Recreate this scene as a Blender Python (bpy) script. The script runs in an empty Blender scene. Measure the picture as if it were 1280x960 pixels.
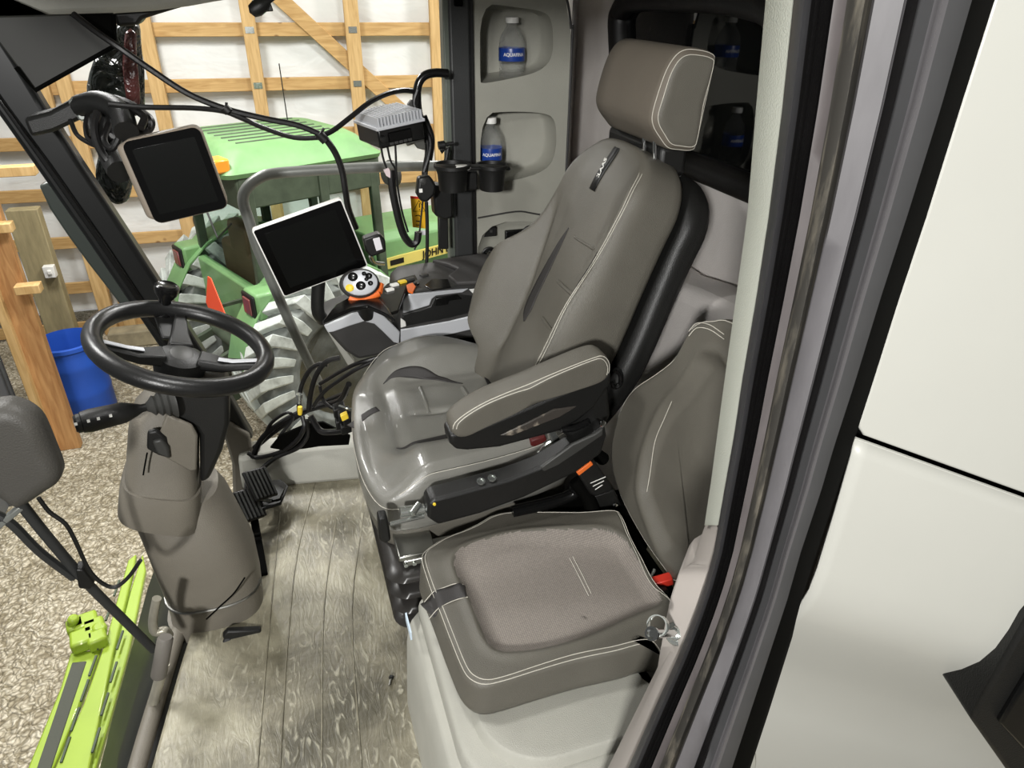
import bpy, bmesh, math, random
from mathutils import Vector, Matrix, noise
random.seed(7)
V = Vector
scn = bpy.context.scene
COL = scn.collection

# ------------------------------------------------------------------ camera
F = 887.0; EYE = 1.6
YAW = math.radians(18.5); PIT = math.radians(29.3); ROL = math.radians(0.7)
_fh = V((math.sin(YAW), math.cos(YAW), 0)); _r0 = V((math.cos(YAW), -math.sin(YAW), 0))
FW = _fh * math.cos(PIT) - V((0, 0, 1)) * math.sin(PIT)
_u0 = _r0.cross(FW)
RT = _r0 * math.cos(ROL) + _u0 * math.sin(ROL)
UP = -_r0 * math.sin(ROL) + _u0 * math.cos(ROL)
CAM = V((0, 0, EYE))
def ray(x, y): return FW + RT * ((x - 640) / F) - UP * ((y - 480) / F)
def PX(x, y, v): d = ray(x, y); return CAM + d * (v / d.x)
def PY(x, y, v): d = ray(x, y); return CAM + d * (v / d.y)
def PZ(x, y, v): d = ray(x, y); return CAM + d * ((v - EYE) / d.z)
def PP(x, y, pt, n):
    d = ray(x, y); pt = V(pt); n = V(n); return CAM + d * ((pt - CAM).dot(n) / d.dot(n))

# ------------------------------------------------------------------ materials
def lin(c):
    c = c / 255.0
    return c / 12.92 if c <= 0.04045 else ((c + 0.055) / 1.055) ** 2.4
def rgb(r, g, b): return (lin(r), lin(g), lin(b), 1)
_mats = {}
def mat(name, col, rough=.6, metal=0, bump=0, bscale=200, mott=0, mscale=8, spec=.5, coat=0, col2=None, m2=(.45, .62), trans=0, ior=1.45, alpha=1, emit=None, estr=0, stretch=None, wrinkle=0, wscale=2):
    if name in _mats: return _mats[name]
    m = bpy.data.materials.new(name); m.use_nodes = True; _mats[name] = m
    nt = m.node_tree; N = nt.nodes; L = nt.links; b = N['Principled BSDF']
    b.inputs['Base Color'].default_value = col; b.inputs['Roughness'].default_value = rough
    b.inputs['Metallic'].default_value = metal; b.inputs['Specular IOR Level'].default_value = spec
    b.inputs['Coat Weight'].default_value = coat; b.inputs['Transmission Weight'].default_value = trans
    b.inputs['IOR'].default_value = ior; b.inputs['Alpha'].default_value = alpha
    if emit: b.inputs['Emission Color'].default_value = emit; b.inputs['Emission Strength'].default_value = estr
    tc = N.new('ShaderNodeTexCoord'); src = tc.outputs['Object']
    if stretch:
        mp = N.new('ShaderNodeMapping'); mp.inputs['Scale'].default_value = stretch; L.new(src, mp.inputs['Vector']); src = mp.outputs['Vector']
    if mott or col2:
        n = N.new('ShaderNodeTexNoise'); n.inputs['Scale'].default_value = mscale; n.inputs['Detail'].default_value = 6; n.inputs['Roughness'].default_value = .6
        L.new(src, n.inputs['Vector'])
        r = N.new('ShaderNodeValToRGB'); r.color_ramp.elements[0].position = m2[0]; r.color_ramp.elements[1].position = m2[1]
        k = 1 - mott
        r.color_ramp.elements[0].color = (col[0] * k, col[1] * k, col[2] * k, 1) if not col2 else col
        r.color_ramp.elements[1].color = col2 if col2 else (min(1, col[0] * (1 + mott)), min(1, col[1] * (1 + mott)), min(1, col[2] * (1 + mott)), 1)
        if not col2: r.color_ramp.elements[0].position = .3; r.color_ramp.elements[1].position = .7
        L.new(n.outputs['Fac'], r.inputs['Fac']); L.new(r.outputs['Color'], b.inputs['Base Color'])
    last = None
    if wrinkle:
        n = N.new('ShaderNodeTexNoise'); n.inputs['Scale'].default_value = wscale; n.inputs['Detail'].default_value = 3; n.inputs['Distortion'].default_value = .6
        L.new(src, n.inputs['Vector'])
        bp = N.new('ShaderNodeBump'); bp.inputs['Strength'].default_value = wrinkle; bp.inputs['Distance'].default_value = .05
        L.new(n.outputs['Fac'], bp.inputs['Height']); L.new(bp.outputs['Normal'], b.inputs['Normal']); last = bp
    if bump:
        n = N.new('ShaderNodeTexNoise'); n.inputs['Scale'].default_value = bscale; n.inputs['Detail'].default_value = 2
        L.new(src, n.inputs['Vector'])
        bp = N.new('ShaderNodeBump'); bp.inputs['Strength'].default_value = bump; bp.inputs['Distance'].default_value = .002
        if last: L.new(last.outputs['Normal'], bp.inputs['Normal'])
        L.new(n.outputs['Fac'], bp.inputs['Height']); L.new(bp.outputs['Normal'], b.inputs['Normal'])
    return m

M = {}
M['blackp'] = mat('black_plastic', rgb(21, 21, 20), .45, bump=.3, bscale=400)
M['blackg'] = mat('gloss_black_plastic', rgb(14, 14, 14), .22)
M['rubber'] = mat('black_rubber', rgb(20, 19, 19), .42, bump=.2, bscale=120, mott=.25, mscale=12)
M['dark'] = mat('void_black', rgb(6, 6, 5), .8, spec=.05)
M['pillar'] = mat('pillar_black_paint', rgb(21, 22, 22), .33, mott=.15, mscale=5)
M['pillar2'] = mat('pillar_charcoal', rgb(46, 47, 47), .5, bump=.2, mott=.1)
M['lgrey'] = mat('light_grey_moulding', rgb(164, 163, 154), .6, bump=.5, bscale=500, mott=.05, mscale=10)
M['trimw'] = mat('pale_trim', rgb(202, 205, 193), .55, bump=.3, bscale=500)
M['wallg'] = mat('cab_wall_grey', rgb(198, 193, 189), .75, bump=.6, bscale=350, mott=.06, mscale=7)
M['shelf'] = mat('shelf_grey', rgb(150, 149, 139), .65, bump=.5, bscale=420, mott=.04, mscale=7)
M['seat'] = mat('seat_leatherette', rgb(94, 91, 83), .42, bump=.5, bscale=600, mott=.07, mscale=9)
M['seatl'] = mat('seat_smooth_leather', rgb(116, 115, 109), .28, coat=.15, bump=.35, bscale=420, mott=.08, mscale=10, spec=.6)
M['seatd'] = mat('seat_dark_insert', rgb(52, 50, 49), .6, bump=.4, bscale=500)
M['fabric'] = None
M['headf'] = mat('headrest_brown', rgb(102, 95, 85), .6, bump=.4, bscale=600, mott=.05)
M['thread'] = mat('white_thread', rgb(196, 192, 180), .7)
M['column'] = mat('column_plastic', rgb(110, 105, 95), .5, bump=.5, bscale=420, mott=.06, mscale=8)
M['cond'] = mat('console_dark', rgb(50, 49, 48), .55, bump=.5, bscale=400)
M['silver'] = mat('silver_trim', rgb(192, 194, 198), .38, metal=.15, bump=.15, bscale=500)
M['chrome'] = mat('chrome', rgb(210, 212, 212), .14, metal=1)
M['steel'] = mat('brushed_steel', rgb(165, 165, 160), .3, metal=1, mott=.1, mscale=14)
M['galv'] = mat('zinc_plated_steel', rgb(190, 194, 190), .25, metal=.9)
M['orange'] = mat('orange_plastic', rgb(224, 108, 42), .45)
M['red'] = mat('red_plastic', rgb(196, 50, 36), .4)
M['yellow'] = mat('yellow_plastic', rgb(232, 200, 60), .5)
M['white'] = mat('white_plastic', rgb(232, 231, 226), .45)
M['paper'] = mat('white_label', rgb(216, 214, 218), .6)
M['blue'] = mat('blue_barrel_plastic', rgb(40, 88, 190), .5, bump=.2, bscale=60, mott=.08, mscale=3)
M['lime'] = mat('lime_paint', rgb(138, 162, 46), .4, coat=.3, mott=.06, mscale=5)
M['green'] = mat('faded_green_paint', rgb(112, 152, 100), .45, coat=.15, mott=.16, mscale=3)
M['lug'] = mat('dusty_tyre_lug', rgb(196, 202, 196), .8, col2=rgb(140, 144, 138), mscale=6, m2=(.45, .7))
M['dgreen'] = mat('dusty_dark_green', rgb(66, 76, 60), .7, mott=.3, mscale=5)
M['smv'] = mat('fluorescent_orange', rgb(255, 92, 52), .5)
M['amber'] = mat('amber_lens', rgb(240, 150, 50), .25, coat=.5)
M['taill'] = mat('dull_red_lens', rgb(120, 62, 60), .3, coat=.4)
M['brownseat'] = mat('brown_seat_vinyl', rgb(96, 78, 58), .6, mott=.2, mscale=5)
M['tyre'] = mat('dusty_tyre', rgb(92, 96, 92), .8, col2=rgb(130, 134, 130), mscale=3.5, m2=(.42, .66), bump=.3, bscale=40)
M['screen'] = mat('dark_screen', rgb(5, 5, 5), .12, spec=.25)
M['moncase'] = mat('monitor_taupe_case', rgb(130, 120, 108), .38)
M['sheet'] = mat('white_wrap_sheet', rgb(226, 228, 226), .6, mott=.05, mscale=1.5, wrinkle=.5, wscale=1.6, stretch=(1, 1, 2.2))
M['steelwall'] = mat('grey_steel_sheet', rgb(96, 98, 100), .6, mott=.2, mscale=2)
M['treated'] = mat('treated_timber', rgb(150, 138, 104), .75, mott=.2, mscale=4, stretch=(6, 6, 1))
M['panel'] = mat('white_body_paint', rgb(182, 182, 175), .42, coat=.1, mott=.02, mscale=3)
M['frame_g'] = mat('seal_grey', rgb(96, 94, 96), .42, mott=.1, mscale=14, stretch=(4, 4, 1))
M['frame_m'] = mat('seal_mauve', rgb(84, 79, 79), .45, mott=.15, mscale=14, stretch=(4, 4, 1))
M['frame_d'] = mat('seal_dark', rgb(54, 54, 56), .4, mott=.2, mscale=16, stretch=(4, 4, 1))
M['dirt'] = mat('seal_dusty', rgb(56, 54, 50), .6, col2=rgb(118, 112, 100), mscale=30, m2=(.5, .75), stretch=(2, 2, .35))
M['alu'] = mat('rail_grey_paint', rgb(120, 122, 118), .38, metal=.3, mott=.1)
M['bag'] = mat('dark_plastic_bag', rgb(34, 38, 34), .18, spec=.7, wrinkle=.9, wscale=14)
M['bagred'] = mat('maroon_plastic_bag', rgb(78, 40, 38), .25, spec=.7, wrinkle=.6, wscale=18)
M['clearp'] = mat('bottle_plastic', (.9, .92, .92, 1), .08, trans=.9, ior=1.2, alpha=.45, spec=.9, wrinkle=.3, wscale=40)
M['labelb'] = mat('blue_bottle_label', rgb(30, 62, 142), .3)
M['glasst'] = mat('tractor_glass', rgb(170, 205, 190), .05, trans=1, ior=1.0, alpha=.35)
M['rearglass'] = mat('rear_window_glass', rgb(6, 7, 7), .03, spec=.7)
M['concrete'] = mat('concrete_footing', rgb(150, 140, 115), .9, mott=.3, mscale=6)
M['greyclip'] = mat('clip_grey', rgb(54, 54, 52), .5)

def wood(name, c1, c2, sc):
    m = bpy.data.materials.new(name); m.use_nodes = True; nt = m.node_tree; N = nt.nodes; L = nt.links; b = N['Principled BSDF']
    tc = N.new('ShaderNodeTexCoord'); mp = N.new('ShaderNodeMapping'); mp.inputs['Scale'].default_value = sc
    L.new(tc.outputs['Object'], mp.inputs['Vector'])
    n = N.new('ShaderNodeTexNoise'); n.inputs['Scale'].default_value = 3; n.inputs['Detail'].default_value = 8; n.inputs['Distortion'].default_value = .8
    L.new(mp.outputs['Vector'], n.inputs['Vector'])
    r = N.new('ShaderNodeValToRGB'); r.color_ramp.elements[0].position = .32; r.color_ramp.elements[0].color = c1
    r.color_ramp.elements[1].position = .68; r.color_ramp.elements[1].color = c2
    L.new(n.outputs['Fac'], r.inputs['Fac'])
    v = N.new('ShaderNodeTexVoronoi'); v.inputs['Scale'].default_value = 2.3; L.new(tc.outputs['Object'], v.inputs['Vector'])
    kr = N.new('ShaderNodeValToRGB'); kr.color_ramp.elements[0].position = .05; kr.color_ramp.elements[0].color = (.25, .13, .06, 1)
    kr.color_ramp.elements[1].position = .09; kr.color_ramp.elements[1].color = (1, 1, 1, 1)
    L.new(v.outputs['Distance'], kr.inputs['Fac'])
    mx = N.new('ShaderNodeMixRGB'); mx.blend_type = 'MULTIPLY'; mx.inputs['Fac'].default_value = .8
    L.new(r.outputs['Color'], mx.inputs['Color1']); L.new(kr.outputs['Color'], mx.inputs['Color2']); L.new(mx.outputs['Color'], b.inputs['Base Color'])
    b.inputs['Roughness'].default_value = .7
    return m
M['woodh'] = wood('pine_girt', rgb(176, 138, 84), rgb(206, 170, 114), (.8, 8, 8))
M['woodv'] = wood('pine_stud', rgb(182, 146, 92), rgb(212, 178, 124), (8, 8, .8))
M['woodo'] = wood('orange_pine_post', rgb(160, 112, 66), rgb(196, 150, 98), (8, 8, .9))

def gravel():
    m = bpy.data.materials.new('pale_gravel'); m.use_nodes = True; nt = m.node_tree; N = nt.nodes; L = nt.links; b = N['Principled BSDF']
    tc = N.new('ShaderNodeTexCoord')
    wn = N.new('ShaderNodeTexNoise'); wn.inputs['Scale'].default_value = 9; wn.inputs['Detail'].default_value = 2; L.new(tc.outputs['Object'], wn.inputs['Vector'])
    ad = N.new('ShaderNodeMixRGB'); ad.blend_type = 'ADD'; ad.inputs['Fac'].default_value = .12
    L.new(tc.outputs['Object'], ad.inputs['Color1']); L.new(wn.outputs['Color'], ad.inputs['Color2'])
    v = N.new('ShaderNodeTexVoronoi'); v.inputs['Scale'].default_value = 34; v.inputs['Randomness'].default_value = 1; L.new(ad.outputs['Color'], v.inputs['Vector'])
    r = N.new('ShaderNodeValToRGB'); e = r.color_ramp.elements
    e[0].position = .15; e[0].color = rgb(168, 158, 134); e[1].position = .85; e[1].color = rgb(222, 214, 194)
    sp = N.new('ShaderNodeSeparateColor'); L.new(v.outputs['Color'], sp.inputs['Color']); L.new(sp.outputs['Red'], r.inputs['Fac'])
    r2 = N.new('ShaderNodeValToRGB'); r2.color_ramp.elements[0].position = .25; r2.color_ramp.elements[0].color = (1, 1, 1, 1)
    r2.color_ramp.elements[1].position = .75; r2.color_ramp.elements[1].color = (.34, .31, .25, 1)
    L.new(v.outputs['Distance'], r2.inputs['Fac'])
    mx = N.new('ShaderNodeMixRGB'); mx.blend_type = 'MULTIPLY'; mx.inputs['Fac'].default_value = .75
    L.new(r.outputs['Color'], mx.inputs['Color1']); L.new(r2.outputs['Color'], mx.inputs['Color2'])
    n2 = N.new('ShaderNodeTexNoise'); n2.inputs['Scale'].default_value = .8; n2.inputs['Detail'].default_value = 4; L.new(tc.outputs['Object'], n2.inputs['Vector'])
    r3 = N.new('ShaderNodeValToRGB'); r3.color_ramp.elements[0].position = .35; r3.color_ramp.elements[0].color = (.72, .70, .66, 1); r3.color_ramp.elements[1].position = .6; r3.color_ramp.elements[1].color = (1, 1, 1, 1)
    L.new(n2.outputs['Fac'], r3.inputs['Fac'])
    m3 = N.new('ShaderNodeMixRGB'); m3.blend_type = 'MULTIPLY'; m3.inputs['Fac'].default_value = 1
    L.new(mx.outputs['Color'], m3.inputs['Color1']); L.new(r3.outputs['Color'], m3.inputs['Color2']); L.new(m3.outputs['Color'], b.inputs['Base Color'])
    bp = N.new('ShaderNodeBump'); bp.invert = True; bp.inputs['Strength'].default_value = .9; bp.inputs['Distance'].default_value = .03
    L.new(v.outputs['Distance'], bp.inputs['Height']); L.new(bp.outputs['Normal'], b.inputs['Normal'])
    b.inputs['Roughness'].default_value = .85
    return m
M['gravel'] = gravel()

def fabric():
    m = bpy.data.materials.new('woven_seat_fabric'); m.use_nodes = True; nt = m.node_tree; N = nt.nodes; L = nt.links; b = N['Principled BSDF']
    tc = N.new('ShaderNodeTexCoord')
    mp = N.new('ShaderNodeMapping'); mp.inputs['Scale'].default_value = (1, 1, .02); L.new(tc.outputs['Object'], mp.inputs['Vector'])
    v = N.new('ShaderNodeTexVoronoi'); v.inputs['Scale'].default_value = 240; v.inputs['Randomness'].default_value = .15; L.new(mp.outputs['Vector'], v.inputs['Vector'])
    r = N.new('ShaderNodeValToRGB'); r.color_ramp.elements[0].color = rgb(150, 142, 134); r.color_ramp.elements[0].position = .2
    r.color_ramp.elements[1].color = rgb(112, 106, 100); r.color_ramp.elements[1].position = .7
    L.new(v.outputs['Distance'], r.inputs['Fac']); L.new(r.outputs['Color'], b.inputs['Base Color'])
    bp = N.new('ShaderNodeBump'); bp.inputs['Strength'].default_value = .4; bp.inputs['Distance'].default_value = .002
    L.new(v.outputs['Distance'], bp.inputs['Height']); L.new(bp.outputs['Normal'], b.inputs['Normal'])
    b.inputs['Roughness'].default_value = .85
    return m
M['fabric'] = fabric()

def floormat():
    m = bpy.data.materials.new('dusty_floor_mat'); m.use_nodes = True; nt = m.node_tree; N = nt.nodes; L = nt.links; b = N['Principled BSDF']
    tc = N.new('ShaderNodeTexCoord')
    n = N.new('ShaderNodeTexNoise'); n.inputs['Scale'].default_value = 3.2; n.inputs['Detail'].default_value = 9; n.inputs['Roughness'].default_value = .68; n.inputs['Distortion'].default_value = .5
    L.new(tc.outputs['Object'], n.inputs['Vector'])
    r = N.new('ShaderNodeValToRGB'); e = r.color_ramp.elements; e[0].position = .36; e[0].color = rgb(76, 72, 58); e[1].position = .68; e[1].color = rgb(158, 153, 132)
    x = e.new(.5); x.color = rgb(116, 111, 94)
    L.new(n.outputs['Fac'], r.inputs['Fac'])
    n2 = N.new('ShaderNodeTexNoise'); n2.inputs['Scale'].default_value = 26; n2.inputs['Detail'].default_value = 6; n2.inputs['Distortion'].default_value = 2.2
    mp = N.new('ShaderNodeMapping'); mp.inputs['Scale'].default_value = (1.6, .5, 1); mp.inputs['Rotation'].default_value = (0, 0, .25)
    L.new(tc.outputs['Object'], mp.inputs['Vector']); L.new(mp.outputs['Vector'], n2.inputs['Vector'])
    r2 = N.new('ShaderNodeValToRGB'); r2.color_ramp.elements[0].position = .56; r2.color_ramp.elements[0].color = (0, 0, 0, 1); r2.color_ramp.elements[1].position = .72; r2.color_ramp.elements[1].color = (1, 1, 1, 1)
    L.new(n2.outputs['Fac'], r2.inputs['Fac'])
    mx = N.new('ShaderNodeMixRGB'); mx.blend_type = 'MIX'; L.new(r2.outputs['Color'], mx.inputs['Fac'])
    L.new(r.outputs['Color'], mx.inputs['Color1']); mx.inputs['Color2'].default_value = rgb(160, 156, 138)
    L.new(mx.outputs['Color'], b.inputs['Base Color'])
    bp = N.new('ShaderNodeBump'); bp.inputs['Strength'].default_value = .35; bp.inputs['Distance'].default_value = .006
    L.new(n2.outputs['Fac'], bp.inputs['Height']); L.new(bp.outputs['Normal'], b.inputs['Normal'])
    rr = N.new('ShaderNodeMapRange'); rr.inputs['To Min'].default_value = .25; rr.inputs['To Max'].default_value = .6
    L.new(n2.outputs['Fac'], rr.inputs['Value']); L.new(rr.outputs['Result'], b.inputs['Roughness'])
    return m
M['floormat'] = floormat()

# ------------------------------------------------------------------ geometry collector
def cat(pts, n=6, closed=False):
    pts = [V(p) for p in pts]; m = len(pts); out = []
    rng = range(m) if closed else range(m - 1)
    for i in rng:
        p0 = pts[(i - 1) % m] if (closed or i > 0) else pts[0] * 2 - pts[1]
        p1 = pts[i]; p2 = pts[(i + 1) % m]
        p3 = pts[(i + 2) % m] if (closed or i + 2 < m) else p2 * 2 - p1
        for k in range(n):
            t = k / n
            out.append(.5 * ((2 * p1) + (p2 - p0) * t + (2 * p0 - 5 * p1 + 4 * p2 - p3) * t * t + (3 * p1 - p0 - 3 * p2 + p3) * t ** 3))
    if not closed: out.append(pts[-1])
    return out

def frame(ax):
    ax = V(ax).normalized(); a = V((0, 0, 1)) if abs(ax.z) < .9 else V((1, 0, 0))
    s = ax.cross(a).normalized(); return s, s.cross(ax).normalized() * -1, ax

class MB:
    def __init__(s): s.v = []; s.f = []; s.m = []
    def add(s, vs, fs, mi=0):
        o = len(s.v); s.v += [V(p) for p in vs]; s.f += [tuple(i + o for i in f) for f in fs]; s.m += [mi] * len(fs) if isinstance(mi, int) else mi
        return s
    def box(s, a, b, mi=0):
        x0, y0, z0 = a; x1, y1, z1 = b
        vs = [(x0, y0, z0), (x1, y0, z0), (x1, y1, z0), (x0, y1, z0), (x0, y0, z1), (x1, y0, z1), (x1, y1, z1), (x0, y1, z1)]
        return s.add(vs, [(0, 3, 2, 1), (4, 5, 6, 7), (0, 1, 5, 4), (1, 2, 6, 5), (2, 3, 7, 6), (3, 0, 4, 7)], mi)
    def obox(s, c, ax, ay, az, mi=0):   # centre + half vectors
        c, ax, ay, az = V(c), V(ax), V(ay), V(az)
        vs = [c + i * ax + j * ay + k * az for k in (-1, 1) for j in (-1, 1) for i in (-1, 1)]
        return s.add(vs, [(0, 2, 3, 1), (4, 5, 7, 6), (0, 1, 5, 4), (1, 3, 7, 5), (3, 2, 6, 7), (2, 0, 4, 6)], mi)
    def beam(s, p, q, w, h, upv=(0, 0, 1), mi=0):
        p, q = V(p), V(q); d = (q - p); l = d.length; d.normalize(); u = V(upv); sd = d.cross(u).normalized(); u = sd.cross(d)
        return s.obox((p + q) / 2, d * l / 2, sd * w / 2, u * h / 2, mi)
    def tube(s, pts, r, n=8, smooth=4, caps=True, mi=0, closed=False):
        P = cat(pts, smooth, closed) if smooth > 1 and len(pts) > 2 else [V(p) for p in pts]
        k = len(P); R = r if callable(r) else (lambda t: r)
        t0 = (P[1] - P[0]).normalized(); sd = frame(t0)[0]; vs = []
        for i in range(k):
            t = (P[(i + 1) % k] - P[i - 1]) if (closed or 0 < i < k - 1) else (P[1] - P[0] if i == 0 else P[-1] - P[-2])
            if t.length < 1e-9: t = t0
            t.normalize(); sd = (sd - t * sd.dot(t)).normalized(); bi = t.cross(sd); t0 = t
            rr = R(i / max(1, k - 1))
            for j in range(n):
                a = 2 * math.pi * j / n; vs.append(P[i] + (sd * math.cos(a) + bi * math.sin(a)) * rr)
        fs = []
        for i in range(k if closed else k - 1):
            i2 = (i + 1) % k
            for j in range(n): fs.append((i * n + j, i * n + (j + 1) % n, i2 * n + (j + 1) % n, i2 * n + j))
        if caps and not closed: fs += [tuple(range(n - 1, -1, -1)), tuple((k - 1) * n + j for j in range(n))]
        return s.add(vs, fs, mi)
    def cyl(s, p, q, r, r2=None, n=20, mi=0):
        r2 = r if r2 is None else r2; return s.tube([p, q], (lambda t: r + (r2 - r) * t), n, 1, True, mi)
    def lathe(s, o, ax, prof, n=28, mi=0, sx=1, sd=None, ring=False):
        o = V(o); a, b, c = frame(ax)
        if sd is not None: a = V(sd).normalized(); b = c.cross(a)
        vs = []; fs = []
        for (r, h) in prof:
            for j in range(n):
                t = 2 * math.pi * j / n; vs.append(o + c * h + (a * math.cos(t) * sx + b * math.sin(t)) * r)
        for i in range(len(prof) - 1):
            for j in range(n): fs.append((i * n + j, i * n + (j + 1) % n, (i + 1) * n + (j + 1) % n, (i + 1) * n + j))
        if prof[0][0] > 1e-6 and not ring: fs.append(tuple(range(n - 1, -1, -1)))
        if prof[-1][0] > 1e-6 and not ring: fs.append(tuple((len(prof) - 1) * n + j for j in range(n)))
        return s.add(vs, fs, mi)
    def prism(s, pts, vec, mi=0):
        pts = [V(p) for p in pts]; n = len(pts); v = V(vec)
        nr = V((0, 0, 0))
        for i in range(n): nr += pts[i].cross(pts[(i + 1) % n])
        if nr.dot(v) > 0: pts = pts[::-1]
        vs = pts + [p + v for p in pts]
        fs = [tuple(range(n)), tuple(range(2 * n - 1, n - 1, -1))] + [(i + n, (i + 1) % n + n, (i + 1) % n, i)[::1] for i in range(n)]
        return s.add(vs, fs, mi)
    def loft(s, secs, closed=True, caps=True, mi=0):
        n = len(secs[0]); vs = [V(p) for sec in secs for p in sec]; fs = []
        for i in range(len(secs) - 1):
            for j in range(n if closed else n - 1): fs.append((i * n + j, i * n + (j + 1) % n, (i + 1) * n + (j + 1) % n, (i + 1) * n + j))
        if caps and closed: fs += [tuple(range(n - 1, -1, -1)), tuple((len(secs) - 1) * n + j for j in range(n))]
        return s.add(vs, fs, mi)
    def build(s, name, mats, parent=None, bevel=0, seg=2, smooth=True, ang=38, sub=0, label=None, solid=0):
        me = bpy.data.meshes.new(name)
        if not isinstance(mats, (list, tuple)): mats = [mats]
        bm = bmesh.new(); bv = [bm.verts.new(p) for p in s.v]; bm.verts.ensure_lookup_table()
        for f, mi in zip(s.f, s.m):
            try: fc = bm.faces.new([bv[i] for i in f]); fc.material_index = mi; fc.smooth = smooth
            except ValueError: pass
        bmesh.ops.remove_doubles(bm, verts=bm.verts, dist=1e-6)
        bmesh.ops.recalc_face_normals(bm, faces=bm.faces)
        a = math.radians(ang)
        for e in bm.edges:
            if len(e.link_faces) == 2 and e.calc_face_angle(0) > a: e.smooth = False
        # origin at the bottom centre for roots, mesh data kept in world coordinates for parts
        off = V((0, 0, 0))
        if parent is None:
            xs = [v.co for v in bm.verts]
            off = V(((min(p.x for p in xs) + max(p.x for p in xs)) / 2, (min(p.y for p in xs) + max(p.y for p in xs)) / 2, min(p.z for p in xs)))
            for v in bm.verts: v.co -= off
        else:
            off = V((0, 0, 0))
            w = wpos(parent)
            for v in bm.verts: v.co -= w
        bm.to_mesh(me); bm.free()
        for m in mats: me.materials.append(m)
        o = bpy.data.objects.new(name, me); COL.objects.link(o)
        if parent is None: o.location = off
        else: o.parent = parent
        if solid: md = o.modifiers.new('sol', 'SOLIDIFY'); md.thickness = solid; md.offset = 0
        if bevel:
            md = o.modifiers.new('bev', 'BEVEL'); md.width = bevel; md.segments = seg; md.limit_method = 'ANGLE'; md.angle_limit = math.radians(35); md.use_clamp_overlap = True
            for p in me.polygons: p.use_smooth = True
        if sub: md = o.modifiers.new('sub', 'SUBSURF'); md.levels = sub; md.render_levels = sub
        if label: o['label'] = label
        return o

def wpos(o):
    p = V((0, 0, 0))
    while o is not None: p += o.location; o = o.parent
    return p
def thing(name, label, category, loc, group=None):
    o = bpy.data.objects.new(name, None); COL.objects.link(o); o.location = V(loc); o.empty_display_size = .05
    o['label'] = label; o['category'] = category
    if group: o['group'] = group
    return o
def tag(o, label, category, group=None):
    o['label'] = label; o['category'] = category
    if group: o['group'] = group
    return o
def struct(o): o['kind'] = 'structure'; return o

def text_mb(txt, size, origin, ux, uy, depth=.0006, mi=0, mb=None, fn=None, bold=0):
    """lettering as mesh: ux = reading direction, uy = letter up direction"""
    cu = bpy.data.curves.new('tmp', 'FONT'); cu.body = txt; cu.size = size; cu.extrude = 0; cu.offset = bold; cu.align_x = 'CENTER'; cu.align_y = 'CENTER'; cu.resolution_u = 3
    o = bpy.data.objects.new('tmp', cu); COL.objects.link(o)
    dg = bpy.context.evaluated_depsgraph_get(); me = bpy.data.meshes.new_from_object(o.evaluated_get(dg))
    ux = V(ux).normalized(); uy = V(uy).normalized(); uz = ux.cross(uy); origin = V(origin)
    mb = mb or MB()
    f = fn or (lambda x, y: origin + ux * x + uy * y + uz * depth)
    mb.add([f(v.co.x, v.co.y) for v in me.vertices], [tuple(p.vertices) for p in me.polygons], mi)
    bpy.data.objects.remove(o); bpy.data.curves.remove(cu); bpy.data.meshes.remove(me)
    return mb

def resample(pts, n):
    pts = [V(p) for p in pts]; L = [0]
    for i in range(len(pts)): L.append(L[-1] + (pts[(i + 1) % len(pts)] - pts[i]).length)
    out = []; T = L[-1]; j = 0
    for k in range(n):
        t = T * k / n
        while L[j + 1] < t: j += 1
        a = pts[j]; b = pts[(j + 1) % len(pts)]; out.append(a + (b - a) * ((t - L[j]) / max(1e-9, L[j + 1] - L[j])))
    return out

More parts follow.
